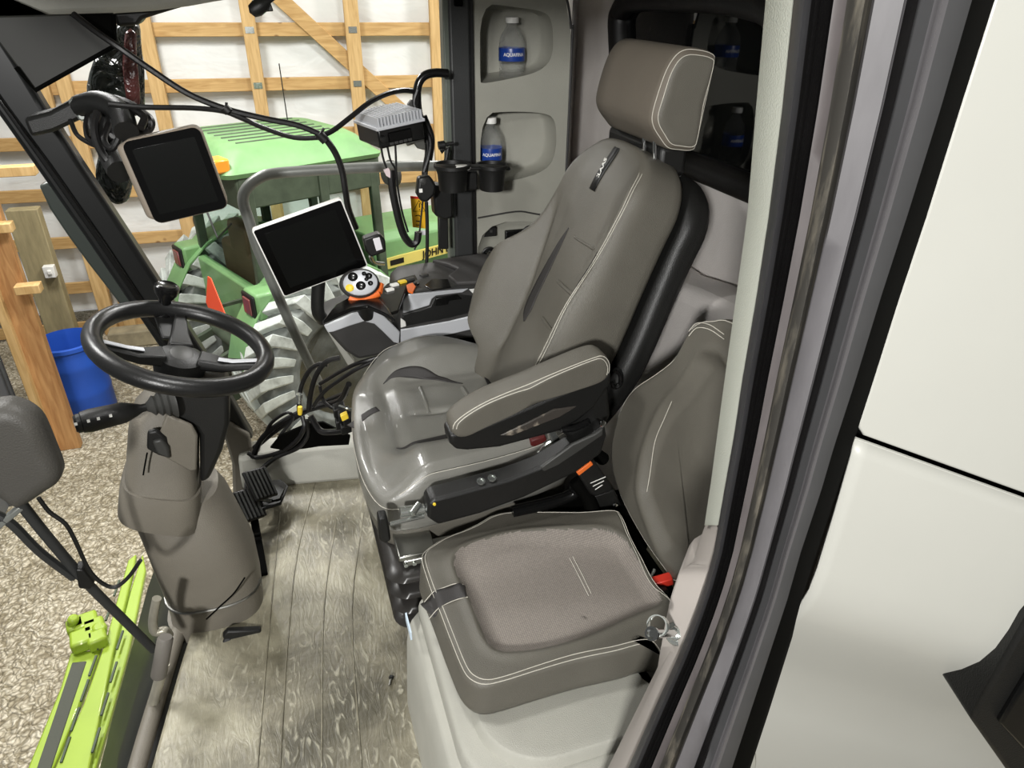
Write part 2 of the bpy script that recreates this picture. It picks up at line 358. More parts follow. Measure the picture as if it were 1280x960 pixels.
def pad(outline, z0, z1, r, disp=None, n=140, rings=30, Mx=None, matfn=None, cen=None, under=.03, bulge=0, smooth=5, taper=0):
    """upholstered pad: 2D outline, underside z0, face z1, edge radius r, face displacement disp(x,y)"""
    o2 = resample(cat([(p[0], p[1], 0) for p in outline], smooth, True), n)
    c = V(cen + (0,)) if cen else sum(o2, V((0, 0, 0))) / n
    Mx = Mx or (lambda p: p)
    disp = disp or (lambda x, y: 0)
    rows = []
    def ring(inset, z, k):
        row = []
        for p in o2:
            d = p - c; l = d.length; q = c + d * max(0, (1 - inset / l))
            row.append(V((q.x, q.y, z + k * disp(q.x, q.y))))
        rows.append(row)
    ring(under + .03, z0, 0); ring(under, z0, 0); ring(under * .3 + taper, z0 + .006, 0); ring(taper, z0 + .02, 0)
    for i in range(1, 5):
        t = i / 5; ring(taper * (1 - t) - bulge * math.sin(math.pi * t), z0 + .02 + (z1 - r - z0 - .02) * t, 0)
    for i in range(0, 6):
        a = math.pi / 2 * i / 6; ring(r * (1 - math.cos(a)), z1 - r + r * math.sin(a), i / 6)
    minr = min((p - c).length for p in o2)
    s0 = 1
    for i in range(rings):
        t = 1 - i / rings; row = []
        for p in o2:
            d = p - c; l = d.length; q = c + d * ((l - r) / l) * t; row.append(V((q.x, q.y, z1 + disp(q.x, q.y))))
        rows.append(row)
    mb = MB(); vs = [Mx(p) for row in rows for p in row]; fs = []; mi = []
    for i in range(len(rows) - 1):
        for j in range(n):
            f = (i * n + j, i * n + (j + 1) % n, (i + 1) * n + (j + 1) % n, (i + 1) * n + j); fs.append(f)
            q = (rows[i][j] + rows[i + 1][(j + 1) % n]) / 2
            mi.append(matfn(q.x, q.y, q.z, i >= 13) if matfn else 0)
    cc = len(vs); vs.append(Mx(V((c.x, c.y, z1 + disp(c.x, c.y)))))
    b = (len(rows) - 1) * n
    for j in range(n): fs.append((b + j, b + (j + 1) % n, cc)); mi.append(matfn(c.x, c.y, z1, True) if matfn else 0)
    fs.append(tuple(range(n - 1, -1, -1))); mi.append(0)
    mb.add(vs, fs, mi)
    mb.o2 = o2; mb.c = c; mb.Mx = Mx; mb.disp = disp; mb.z1 = z1; mb.r = r
    return mb
def seam(mb, inset, dz=0, lo=0, hi=1, rad=.0012, out=None, z=None):
    """thread line that follows the pad edge at an inset"""
    P = []
    n = len(mb.o2); a = int(lo * n); b = int(hi * n)
    for i in range(a, b):
        p = mb.o2[i % n]; d = p - mb.c; l = d.length; q = mb.c + d * (1 - inset / l)
        zz = z if z is not None else mb.z1 + mb.disp(q.x, q.y) * 1 - max(0, mb.r - math.sqrt(max(0, mb.r ** 2 - max(0, mb.r - inset) ** 2))) + dz
        P.append(mb.Mx(V((q.x, q.y, zz))))
    o = out or MB(); o.tube(P, rad, 5, 1, closed=(hi - lo >= 1)); return o
def G(x, c, w): return math.exp(-((x - c) / w) ** 2)
def sst(a, b, x):
    t = max(0, min(1, (x - a) / (b - a))); return t * t * (3 - 2 * t)
# ================================================================== SHED AND YARD
GZ = -2.6
mb = MB(); mb.add([(-9, -9, GZ), (12, -9, GZ), (12, 11, GZ), (-9, 11, GZ)], [(0, 1, 2, 3)])
struct(mb.build('ground', M['gravel']))
wa = math.radians(-3); WD = V((math.cos(wa), math.sin(wa), 0)); WN = V((-WD.y, WD.x, 0)); W0 = V((0, 10, 0))   # WN points away from the camera
def WP(px, py, off=0): return PP(px, py, W0 + WN * off, WN)
# white wrap, gently billowing between the timbers
mb = MB(); vs = []; nx, nz = 120, 50
for j in range(nz + 1):
    for i in range(nx + 1):
        u = -5.5 + 13.5 * i / nx; z = GZ + .3 + 6.6 * j / nz
        vs.append(W0 + WD * u + WN * (.12 + .035 * noise.noise(V((u * 1.7, z * 1.1, 0)))) + V((0, 0, z)))
fs = [(j * (nx + 1) + i, j * (nx + 1) + i + 1, (j + 1) * (nx + 1) + i + 1, (j + 1) * (nx + 1) + i) for j in range(nz) for i in range(nx)]
mb.add(vs, fs); struct(mb.build('wall_back', M['sheet']))
tn = [0]
def timber(mbx, m, bevel=.006):
    tn[0] += 1; return struct(mbx.build('trim_%d' % tn[0], m, bevel=bevel))
for z in (1.72, 1.11, .5, -.11, -.72, -1.33, -1.94, -2.5):
    mb = MB(); mb.beam(W0 + WD * -5.4 + V((0, 0, z)), W0 + WD * 7.5 + V((0, 0, z)), .045, .15); timber(mb, M['woodh'])
plates = []
for px, py, w in ((82, 110, .15), (52, 110, .17), (195, 100, .16), (318, 75, .155), (444, 75, .175), (547, 75, .17), (700, 70, .17)):
    p = WP(px, py, -.08); mb = MB(); mb.beam((p.x, p.y, GZ), (p.x, p.y, 3.6), .09, w, upv=WD); timber(mb, M['woodv'])
    for z in (1.11, .5, -.72):
        if px in (318, 444) and z > 0: plates.append((V((p.x, p.y, z)) - WN * .05, px, z))
for p, px_, z_ in plates:
    mb = MB(); mb.beam(p - WD * .05, p + WD * .05, .004, .07)
    for k in range(3):
        for l in range(3): mb.obox(p - WN * .003 + WD * (k - 1) * .03 + V((0, 0, (l - 1) * .02)), WD * .003, WN * .002, V((0, 0, .003)))
    o = mb.build('nail_plate', M['galv']); tag(o, 'galvanised nail plate on the shed stud ' + ('left of the diagonal brace' if px_ == 318 else 'crossed by the diagonal brace') + (', upper girt' if z_ > 1 else ', lower girt'), 'metal plate', 'nail plates on the shed studs')
a = WP(352, 0, -.03); b = WP(508, 143, -.03); d = (b - a)
mb = MB(); mb.beam(a - d * .4, b + d * .25, .045, .17); timber(mb, M['woodh'])
# heavy posts at the left
def post(pts_top, pts_bot, D, m, th=.14, ztop=1.9):
    (xa, ya), (xb, yb) = pts_bot
    A = PY(xa, ya, D); B = PY(xb, yb, D); mb = MB()
    mb.box((A.x, D, GZ), (B.x, D + th, ztop)); return timber(mb, m, .008)
post(None, ((62, 430), (100, 430)), 8.7, M['treated'], .16, PY(40, 262, 8.7).z)
post(None, ((26, 440), (60, 440)), 7.12, M['woodo'], .1)
post(None, ((13, 440), (25, 440)), 7.05, M['woodv'], .12)
for (x, y, w) in ((-2, 286, .22), (36, 362, .2), (20, 215, .3)):
    p = PY(x, y, 7.05); mb = MB(); mb.box((p.x - w / 2, 7.0, p.z - .03), (p.x + w / 2, 7.12, p.z + .05)); timber(mb, M['woodv'])
# little white junction box on the post
p = PY(63, 340, 8.65); mb = MB(); mb.box((p.x - .06, 8.62, p.z - .06), (p.x + .05, 8.71, p.z + .07)); mb.box((p.x - .02, 8.6, p.z - .015), (p.x + .02, 8.63, p.z + .03))
tag(mb.build('junction_box', M['white'], bevel=.006), 'small white electrical box fixed to the treated post at the far left', 'electrical box')
# shed wall on the left and the one opposite, reflected by the rear window
mb = MB()
for k in range(44):
    y = 7.2 - k * .3; mb.box((-3.0, y - .3, GZ), (-2.965, y - .02, 2.9)); mb.box((-2.99, y - .03, GZ), (-2.94, y + .01, 2.9))
mbw = mb
struct(mbw.build('wall_left', M['steelwall'], bevel=.006)).location.x += .23
mb = MB(); mb.box((-3.6, -9, 3.9), (9, 10.2, 4.0)); 
struct(mb.build('ceiling', M['sheet']))
# concrete footings
for px, py in ((165, 405), (255, 420)):
    p = PP(px, py, W0 - WN * .5, WN); mb = MB(); mb.box((p.x - .3, p.y - .12, GZ), (p.x + .3, p.y + .14, GZ + .22))
    o = mb.build('concrete_block', M['concrete'], bevel=.02); tag(o, 'rough concrete block on the gravel against the shed wall' + (', left of the tyre' if px < 200 else ', behind the tractor tyre'), 'block')

# blue barrel
bt = thing('barrel', 'open topped blue plastic barrel standing on gravel by the timber post', 'barrel', (-2.36, 7.95, GZ))
bx, by = -2.36, 7.95; R = .3
prof = [(R * .96, 0), (R, .03), (R, .26), (R * 1.02, .29), (R, .32), (R, .58), (R * 1.02, .61), (R, .64), (R * .99, .80), (R * 1.05, .82), (R * 1.05, .86), (R * .97, .87), (R * .95, .8), (R * .95, .05), (0.001, .04)]
MB().lathe((bx, by, GZ), (0, 0, 1), prof, 40).build('shell', M['blue'], bt)
p = PY(68, 468, 7.68); mb = MB(); mb.obox(p, (.045, 0, 0), (0, .02, 0), (0, 0, .075)); mb.build('tag', M['yellow'], bt, bevel=.004, label='yellow tag hanging at the barrel side')
mb = MB(); mb.tube([p + V((0, 0, .02)), p + V((.03, .0, -.1)), p + V((.07, .02, -.2))], .014, 6); mb.build('strap', M['paper'], bt)

# ------------------------------------------------------------------ the green tractor
TF = V((.912, .41, 0)).normalized(); TR = V((TF.y, -TF.x, 0)); TO = V((-.12, 7.45, GZ)); TU = V((0, 0, 1))
def T(x, r, z): return TO + TF * x + TR * r + TU * z
def tbox(mb, a, b, mi=0):
    c = [(a[i] + b[i]) / 2 for i in range(3)]; h = [(b[i] - a[i]) / 2 for i in range(3)]
    return mb.obox(T(*c), TF * h[0], TR * h[1], TU * h[2], mi)
tr = thing('tractor', 'old green farm tractor with cab parked beyond the right side window', 'tractor', TO)
def rrect(x0, x1, r0, r1, z, rad, n=6):
    out = []
    for (cx, cy, a0) in ((x1 - rad, r1 - rad, 0), (x0 + rad, r1 - rad, 90), (x0 + rad, r0 + rad, 180), (x1 - rad, r0 + rad, 270)):
        for k in range(n + 1):
            a = math.radians(a0 + 90 * k / n); out.append(T(cx + rad * math.cos(a), cy + rad * math.sin(a), z))
    return out
rf = MB()
rf.loft([rrect(-.62, .98, -.80, .68, 2.72, .1), rrect(-.63, 1.0, -.82, .70, 2.76, .12), rrect(-.60, .95, -.78, .66, 2.80, .14), rrect(-.52, .84, -.70, .58, 2.92, .2), rrect(-.46, .78, -.62, .50, 2.96, .22)])
roof = rf.build('roof', M['green'], tr, ang=60)
for k in range(7):
    r = -.52 + k * .155; mb = MB(); tbox(mb, (-.36, r - .014, 2.955), (.66, r + .014, 2.968)); mb.build('roof_rib', M['dgreen'], roof, bevel=.006)
for r in (-.66, .54):
    mb = MB(); tbox(mb, (-.67, r - .1, 2.77), (-.53, r + .1, 2.89)); mb.build('marker_lamp', M['amber'], tr, bevel=.02)
for x, r in ((-.42, -.72), (-.42, .64), (.86, -.72), (.86, .64), (.3, .66), (.3, -.74)):
    mb = MB(); mb.beam(T(x * 1.05, r, 1.3), T(x, r, 2.68), .07, .09, upv=TF); mb.build('cab_post', M['dgreen'], tr, bevel=.01)
mb = MB(); tbox(mb, (-.5, -.78, 2.44), (.92, -.7, 2.71)); tbox(mb, (-.5, .60, 2.44), (.92, .67, 2.73)); tbox(mb, (-.52, -.76, 2.44), (-.42, .66, 2.73)); tbox(mb, (.84, -.76, 2.44), (.94, .66, 2.73))
mb.build('cab_header', M['dgreen'], tr, bevel=.015)
for a, b in (((-.48, -.7, 1.5), (-.475, .62, 2.52)), ((-.4, .655, 1.5), (.28, .66, 2.52)), ((.32, .655, 1.5), (.84, .66, 2.52)), ((-.4, -.74, 1.5), (.84, -.735, 2.52))):
    mb = MB(); tbox(mb, a, b); mb.build('window_pane', M['glasst'], tr)
# driver's seat and wheel
mb = MB(); tbox(mb, (-.34, -.5, 1.4), (-.16, .5, 1.9)); tbox(mb, (-.34, -.26, 1.8), (-.18, .22, 2.15)); tbox(mb, (-.2, -.4, 1.35), (.3, .4, 1.6)); mb.build('driver_seat', M['brownseat'], tr, bevel=.06, seg=4)
mb = MB(); c = T(.62, 0, 2.0); ax = (TF * -.5 + TU).normalized(); s1, s2, _ = frame(ax)
mb.tube([c + (s1 * math.cos(t) + s2 * math.sin(t)) * .2 for t in [i * math.pi / 8 for i in range(16)]], .014, 6, 2, closed=True)
mb.tube([c, c - ax * .5], .02, 6, 1); mb.tube([c - s1 * .2, c + s1 * .2], .01, 6, 1); mb.build('steering_wheel', M['blackg'], tr)
# rear bodywork, fenders, lights
mb = MB(); tbox(mb, (-.54, -.72, 1.05), (-.44, .72, 1.68)); mb.build('rear_panel', M['green'], tr, bevel=.02)
mb = MB(); tbox(mb, (-.6, -.3, .7), (-.3, .3, 1.1)); tbox(mb, (-.5, -.22, .45), (.3, .22, 1.1)); mb.cyl(T(-.62, -.34, 1.0), T(-.62, .34, 1.0), .06); 
for r in (-.3, .3): mb.beam(T(-.4, r, .6), T(-1.2, r * 1.3, .45), .06, .1); mb.beam(T(-.62, r, 1.0), T(-.95, r, .9), .05, .08); mb.beam(T(-.95, r, .9), T(-1.0, r * 1.25, .5), .03, .04)
mb.build('hitch', M['dgreen'], tr, bevel=.01)
def wheel(cx, r, R, w, name, nl):
    root = MB(); ax = TR; o = T(cx, r, R)
    prof = [(R * .56, -w * .42), (R * .6, -w * .5), (R * .86, -w * .52), (R * .91, -w * .42), (R * .92, 0), (R * .91, w * .42), (R * .86, w * .52), (R * .6, w * .5), (R * .56, w * .42)]
    root.lathe(o, ax, prof, 48); fwd = TF; up = TU
    for s in (-1, 1):
        for k in range(nl):
            a = 2 * math.pi * (k + (.5 if s > 0 else 0)) / nl
            def q(aa, rr, hh): return o + ax * hh + (fwd * math.cos(aa) + up * math.sin(aa)) * rr
            da = .125; sk = .26
            for (h0, h1, a0, a1) in ((0, .5, sk, 0),):
                vs = []
                for hh, aa, rt in ((s * .01 * w, a + sk, 1.0), (s * .5 * w, a, .985), (s * .55 * w, a - .04, .80)):
                    for rr in ((R * .9, R * rt) if rt > .9 else (R * .66, R * rt)):
                        for d in (-da / 2, da / 2): vs.append(q(aa + d, rr, hh))
                fs = []
                for i in range(2):
                    b = i * 4; fs += [(b, b + 4, b + 6, b + 2), (b + 1, b + 3, b + 7, b + 5), (b + 2, b + 6, b + 7, b + 3), (b, b + 1, b + 5, b + 4)]
                fs += [(0, 2, 3, 1), (8, 9, 11, 10)]
                root.add(vs, fs, 1)
    t = root.build(name, [M['tyre'], M['lug']], tr, bevel=.008)
    MB().lathe(o, ax, [(R * .58, -w * .42), (R * .52, -w * .3), (R * .3, -w * .1), (R * .12, w * .02), (R * .12, w * .2), (R * .3, w * .14), (R * .5, w * .32), (R * .58, w * .42)], 32).build('rim', M['yellow'] if False else mat('rim_dull_yellow', rgb(96, 90, 62), .7, mott=.3), t)
    return t
wheel(0.05, .98, .95, .64, 'rear_tyre', 26); wheel(0.05, -.98, .95, .64, 'rear_tyre', 26); wheel(2.35, .85, .6, .34, 'front_tyre', 18)
for s in (-1, 1):
    secs = []
    for k in range(9):
        a = math.radians(170 - k * 17); c = (.05 + 1.0 * math.cos(a) * .95, .92 + math.sin(a) * .98)
        secs.append([T(c[0], s * .66, c[1]), T(c[0], s * 1.0, c[1]), T(c[0], s * 1.0, c[1] + .03), T(c[0], s * .66, c[1] + .03)])
    mb = MB(); mb.loft(secs); tbox(mb, (-.5, s * .66 - .12, 1.0), (.6, s * .66 + .12, 1.5)); mb.build('fender', M['green'], tr, bevel=.015)
    mb = MB(); tbox(mb, (-.66, s * .86 - .14, 1.52), (-.36, s * .86 + .14, 1.78)); h = mb.build('lamp_housing', M['green'], tr, bevel=.03)
    mb = MB(); tbox(mb, (-.685, s * .86 - .12, 1.535), (-.655, s * .86 + .12, 1.765)); f = mb.build('lamp_bezel', M['blackp'], h, bevel=.02)
    mb = MB(); tbox(mb, (-.70, s * .86 - .07, 1.57), (-.68, s * .86 + .07, 1.73)); mb.build('tail_lens', M['taill'], h, bevel=.012)
    MB().lathe(T(-.4, s * .84, 1.98), TF * -1, [(.001, -.05), (.05, -.04), (.075, 0), (.07, .03), (.001, .035)], 16).build('round_lamp', M['greyclip'], tr)
    MB().tube([T(-.4, s * .84, 1.95), T(-.4, s * .84, 1.76)], .014, 6, 1).build('lamp_stalk', M['blackp'], tr)
c = T(-.80, .34, 1.56)
def q(r, z): return c + TR * r + TU * z
mb = MB(); mb.prism([q(-.2, -.14), q(.2, -.14), q(.235, -.08), q(.035, .24), q(-.035, .24), q(-.235, -.08)], TF * .008)
mb.build('slow_vehicle_triangle', M['smv'], tr)
mb = MB(); mb.beam(T(-.78, .34, 1.5), T(-.54, .34, 1.5), .04, .03); mb.beam(T(-.785, .34, 1.38), T(-.785, .34, 1.75), .03, .012, upv=TF); mb.build('triangle_bracket', M['dgreen'], tr)
# hood
def hs(x, w, z0, z1): return [T(x, -w, z0), T(x, -w, z1 - .08), T(x, -w + .1, z1), T(x, w - .1, z1), T(x, w, z1 - .08), T(x, w, z0)]
mb = MB(); mb.loft([hs(.9, .46, 1.28, 1.86), hs(1.6, .43, 1.28, 1.84), hs(2.6, .40, 1.28, 1.80), hs(3.3, .38, 1.28, 1.76)]); hood = mb.build('hood', M['green'], tr, bevel=.02)
mb = MB(); tbox(mb, (1.0, .445, 1.47), (3.1, .468, 1.59)); st = mb.build('hood_stripe', mat('hood_stripe_yellow', rgb(214, 196, 104), .5), hood)
tm = text_mb('JOHN DEERE', .115, T(1.86, .474, 1.53), TF, TU, .002, bold=.003); tm.build('lettering', M['blackg'], hood)
mb = MB(); tbox(mb, (1.1, .466, 1.50), (1.28, .471, 1.56)); mb.build('model_badge', M['blackg'], hood)
mb = MB(); tbox(mb, (1.0, -.36, .75), (3.2, .36, 1.3)); tbox(mb, (.6, -.5, .7), (1.1, .5, 1.3)); mb.build('engine', M['dgreen'], tr, bevel=.03)
mb = MB(); tbox(mb, (.2, .5, .75), (1.3, .78, 1.3)); mb.build('fuel_tank', M['green'], tr, bevel=.05, seg=3)
# lower door skin and antenna, mirror
mb = MB(); tbox(mb, (-.45, .68, 1.3), (.9, .76, 1.5)); tbox(mb, (-.45, -.76, 1.3), (.9, -.68, 1.5)); mb.build('cab_sill', M['green'], tr, bevel=.015)
MB().tube([T(.55, -.4, 2.88), T(.55, -.42, 3.5)], .006, 5, 1).build('antenna', M['blackp'], tr)
MB().lathe(T(.86, .98, 2.62), TF, [(.001, -.07), (.09, -.06), (.13, 0), (.12, .04), (.001, .05)], 20, sx=1).build('work_lamp', M['greyclip'], tr)
MB().lathe(T(-.66, .40, 2.55), TF * -1, [(.001, -.07), (.07, -.05), (.085, 0), (.08, .03), (.001, .035)], 18).build('work_lamp', M['steel'], tr)
mb = MB(); mb.tube([T(-.56, .5, 2.3), T(-.6, .2, 2.1), T(-.58, -.1, 2.45)], .01, 5, 1); mb.build('wiper', M['blackp'], tr)
# ================================================================== CAB SHELL
# floor with mat
def zrect(pts, z0, z1): 
    return [V((p[0], p[1], z0)) for p in pts], V((0, 0, z1 - z0))
front = [(-.50, .55), (-.50, .9), (-.475, 1.2), (-.43, 1.5), (-.385, 1.75), (-.32, 2.0), (-.26, 2.22), (-.22, 2.34)]
flo = front + [(1.3, 2.34), (1.3, .95), (.72, .66), (.5, .55)]
mb = MB(); P0, vec = zrect(flo, -.05, 0); mb.prism(P0, vec)
struct(mb.build('floor', M['floormat'], bevel=.01))
# raised mat ribs
mat_lines = [[(395, 598), (372, 690), (360, 800), (350, 960)], [(420, 650), (405, 760), (402, 960)], [(350, 640), (330, 860), (322, 960)], [(455, 640), (440, 760), (452, 960)]]
mtm = M['floormat']
for i, l in enumerate(mat_lines):
    mb = MB(); mb.tube([PZ(x, y, .001) for x, y in l], .0022, 6, 4); o = mb.build('mat_ridge', mtm); tag(o, ('thin moulded ridge of the floor mat, third line counted from the steering column', 'thin moulded ridge of the floor mat, second from the seat box and shorter', 'thin moulded ridge of the floor mat nearest the steering column', 'thin moulded ridge of the floor mat nearest the grey seat box')[(0, 1, 2, 3)[i]], 'mat ridge', 'moulded ridges in the floor mat')
# right-hand sill (curb) under the side window
cs = []
def sill_sec(x, y0, h): return [V((x, y0, 0)), V((x, y0 + .015, h * .55)), V((x, y0 + .06, h)), V((x, y0 + .16, h + .005)), V((x, y0 + .2, h * .5)), V((x, y0 + .2, -.06))]
mb = MB(); mb.loft([sill_sec(-.27, 2.24, .10), sill_sec(-.1, 2.22, .115), sill_sec(.15, 2.18, .12), sill_sec(.45, 2.16, .13), sill_sec(.9, 2.16, .14)])
struct(mb.build('wall_right', M['lgrey'], bevel=.012))
# lower front frame at the far corner
mb = MB(); mb.tube([PY(318, 560, 2.34), PY(322, 620, 2.2), V((-.30, 2.12, .02)), V((-.40, 1.85, -.01)), V((-.47, 1.5, -.02)), V((-.52, 1.1, -.02)), V((-.53, .6, -.02))], .022, 10, 6)
struct(mb.build('trim_21', M['column']))
# black apron below the windscreen
mb = MB(); secs = []
for (x, y), (ax_, ay_) in zip([(-.56, .5), (-.56, .9), (-.545, 1.2), (-.5, 1.5), (-.45, 1.75), (-.4, 1.95)], ((96, 1060), (118, 985), (142, 890), (164, 810), (184, 735), (200, 690))):
    q = PZ(ax_, ay_, -.62); secs.append([V((x + .03, y, -.03)), V((x - .02, y + .02, -.06)), (V((x, y, -.16)) * .5 + q * .5) + V((0, 0, .03)), q, q + V((.05, 0, -.03)), V((x + .1, y, -.3)), V((x + .08, y, -.06))])
mb.loft(secs); struct(mb.build('wall_front', mat('apron_black', rgb(34, 35, 31), .42, mott=.3, mscale=4), bevel=.01))
# front-right pillar
def strip(edges, th, y_dir=V((0, 1, 0))):
    """solid between two 3D polylines with thickness th along y"""
    a, b = edges; secs = []
    for p, q in zip(a, b): secs.append([p, q, q + y_dir * th, p + y_dir * th])
    return MB().loft(secs)
yp = lambda z: 2.36 - .05 * z
La = [PY(x, y, 2.36) for x, y in ((-90, 25), (-30, 108), (0, 148), (37, 200), (107, 300), (160, 378), (205, 444), (240, 495), (277, 552))]
Lb = [PY(x, y, 2.36) for x, y in ((-20, 15), (18, 72), (54, 132), (97, 200), (163, 300), (212, 376), (253, 440), (284, 492), (318, 550))]
pl = thing('front_pillar', 'slanted black front cab pillar crossing behind the steering wheel', 'cab pillar', (PY(290, 560, 2.4)))
strip((La, Lb), .07).build('post', M['pillar'], pl, bevel=.015, seg=3)
Lc = [PY(x, y, 2.345) for x, y in ((-60, 45), (2, 135), (52, 205), (120, 302), (172, 380), (216, 446), (252, 500))]
Ld = [PY(x, y, 2.345) for x, y in ((-54, 45), (10, 135), (62, 205), (130, 302), (182, 380), (226, 446), (260, 500))]
strip((Lc, Ld), .03).build('glazing_bead', M['blackg'], pl, bevel=.006)
strip(([PY(272, 520, 2.34), PY(290, 580, 2.33), PY(292, 640, 2.25), PY(270, 690, 2.1)], [PY(312, 545, 2.34), PY(320, 590, 2.33), PY(330, 620, 2.25), PY(330, 640, 2.2)]), .06).build('foot', M['column'], pl, bevel=.01)
# outside mirror-like dark edge just beyond the pillar
La = [PY(x, y, 2.55) for x, y in ((48, 232), (62, 262), (85, 296), (110, 330), (135, 362), (160, 395))]
Lb = [PY(x, y, 2.55) for x, y in ((58, 228), (90, 250), (112, 290), (140, 330), (165, 362), (190, 395))]
strip((La, Lb), .04).build('outer_seal', mat('outer_seal_grey', rgb(60, 66, 62), .35), pl, bevel=.008)
# bracket clamped to pillar
bk = thing('monitor_arm', 'black arm and clamp on the front pillar carrying the taupe monitor', 'bracket', PY(60, 160, 2.25))
A = [PY(x, y, 2.2) for x, y in ((28, 148), (60, 140), (90, 124), (108, 118), (112, 145), (96, 152), (68, 165), (38, 172))]
mb = MB(); mb.prism(A, (0, .09, 0)); mb.build('clamp', M['blackp'], bk, bevel=.01)
mb = MB(); mb.tube([PY(100, 133, 2.2), PY(125, 128, 2.15), PY(150, 140, 2.08), PY(158, 165, 2.0)], .028, 12); mb.build('arm', M['blackp'], bk)
mb = MB(); mb.tube([PY(128, 145, 2.15), PY(138, 190, 2.1), PY(150, 215, 2.02)], .03, 10); mb.build('joint', M['blackp'], bk)
for x, y in ((93, 128), (103, 145)):
    MB().lathe(PY(x, y, 2.19), (0, -1, 0), [(.012, 0), (.012, .006), (.007, .01), (.001, .01)], 10).build('bolt', M['galv'], bk)
# rear pillar on the right side
rp = thing('rear_pillar', 'upright charcoal cab pillar between the side window and the bottle shelves', 'cab pillar', PY(580, 325, 2.38))
Z = [-.0, .4, .8, 1.2, 1.7]
xb = lambda px: PY(px, 160, 2.38).x
mb = MB(); mb.box((xb(566) - .005, 2.37, .1), (xb(589), 2.45, 1.72)); mb.build('post', M['pillar2'], rp, bevel=.008)
mb = MB(); mb.box((xb(558), 2.38, .1), (xb(566), 2.43, 1.72)); mb.build('window_seal', mat('seal_greenish', rgb(88, 94, 86), .5), rp, bevel=.004)
mb = MB(); mb.box((xb(589), 2.385, .1), (xb(594), 2.45, 1.72)); mb.build('shadow_gap_seal', M['rubber'], rp)
p = PY(573, 3, 2.36); MB().box((p.x - .012, 2.35, p.z - .01), (p.x + .012, 2.37, p.z + .05)).build('clip', M['dark'], rp, bevel=.003)

# shelf column: facade grid with three recesses
SY = 2.40; x0 = xb(594); 
sc = thing('shelf_column', 'light grey moulded corner panel with two open shelves and a socket niche', 'storage panel', (x0 + .2, SY, .3))
def facade():
    # recess masks in x,z on the plane y = SY
    def xz(px, py): p = PY(px, py, SY); return (p.x, p.z)
    r1 = [xz(*p) for p in ((600, 4), (640, 8), (680, 14), (690, 24), (692, 60), (686, 80), (668, 92), (630, 100), (602, 105), (600, 100))]
    r2 = [xz(*p) for p in ((601, 142), (640, 139), (680, 141), (694, 148), (696, 180), (690, 205), (672, 218), (640, 226), (600, 232))]
    return r1, r2
r1, r2 = facade()
xr = PY(712, 100, SY).x
def inside(p, poly):
    c = False; n = len(poly); x, y = p
    for i in range(n):
        (xa, ya), (xb_, yb) = poly[i], poly[(i + 1) % n]
        if (ya > y) != (yb > y) and x < (xb_ - xa) * (y - ya) / (yb - ya) + xa: c = not c
    return c
def holed_plate(outer, holes, y, th, name, m, parent):
    """plate with smooth holes (curve fill) with real thickness"""
    cu = bpy.data.curves.new('tmp', 'CURVE'); cu.dimensions = '2D'; cu.fill_mode = 'BOTH'; cu.extrude = th / 2
    for poly in [outer] + holes:
        sp = cu.splines.new('POLY'); sp.points.add(len(poly) - 1); sp.use_cyclic_u = True
        for i, q in enumerate(poly): sp.points[i].co = (q[0], q[1], 0, 1)
    o = bpy.data.objects.new('tmp', cu); COL.objects.link(o)
    me = bpy.data.meshes.new_from_object(o.evaluated_get(bpy.context.evaluated_depsgraph_get()))
    mb = MB(); mb.add([(v.co.x, y + th / 2 - v.co.z, v.co.y) for v in me.vertices], [tuple(p.vertices) for p in me.polygons])
    bpy.data.objects.remove(o); bpy.data.curves.remove(cu); bpy.data.meshes.remove(me)
    return mb.build(name, m, parent, smooth=False)
def sm2(poly, n=5, r=None): return [(p.x, p.y) for p in cat([(q[0], q[1], 0) for q in poly], n, True)]
def soft(poly, k=2):
    for _ in range(k):
        out = []
        for i in range(len(poly)):
            a = poly[i]; b = poly[(i + 1) % len(poly)]
            out += [(a[0] * .75 + b[0] * .25, a[1] * .75 + b[1] * .25), (a[0] * .25 + b[0] * .75, a[1] * .25 + b[1] * .75)]
        poly = out
    return poly
outer = [(x0, .3), (xr, .3), (xr, 1.38), (xr - .004, 1.47), (xr - .025, 1.56), (xr - .06, 1.62), (xr - .12, 1.66), (x0, 1.68)]
zc = PY(640, 272, SY).z
n3 = [(PY(593, 275, SY).x + .012, zc - .01), (xr - .05, zc - .02), (xr - .03, .74), (xr - .03, .62), (PY(593, 275, SY).x + .012, .62)]
r1s = soft(r1); r2s = soft(r2)
holed_plate(outer, [r1s, r2s, soft(n3, 2)], SY, .012, 'facade', M['shelf'], sc)
def bowl(poly, depth, slope, m, name, backtilt=0):
    # recess: walls from the hole edge going back, floor flat, back wall shallow to the right
    cx = sum(p[0] for p in poly) / len(poly); cz = sum(p[1] for p in poly) / len(poly); xa = min(p[0] for p in poly); xc = max(p[0] for p in poly)
    def back(p, t):
        u = (p[0] - xa) / (xc - xa); d = depth * (1 - slope * u)
        return V((p[0] + (cx - p[0]) * .10 * t + (.03 * t * (1 - u)), SY + .006 + d * t, p[1] + (cz - p[1]) * .05 * t))
    secs = [[V((p[0], SY + .006, p[1])) for p in poly], [back(p, .15) for p in poly], [back(p, .9) for p in poly], [back(p, 1) + V(((cx - p[0]) * .08, 0, (cz - p[1]) * .08)) for p in poly]]
    mb = MB(); mb.loft(secs, caps=False); mb.add(secs[-1], [tuple(range(len(poly)))]); return mb.build(name, m, sc, ang=50)
bowl(r1s, .16, .55, M['shelf'], 'upper_shelf'); bowl(r2s, .16, .55, M['shelf'], 'middle_shelf')
bowl(soft(n3, 2), .04, 0, M['shelf'], 'socket_niche')
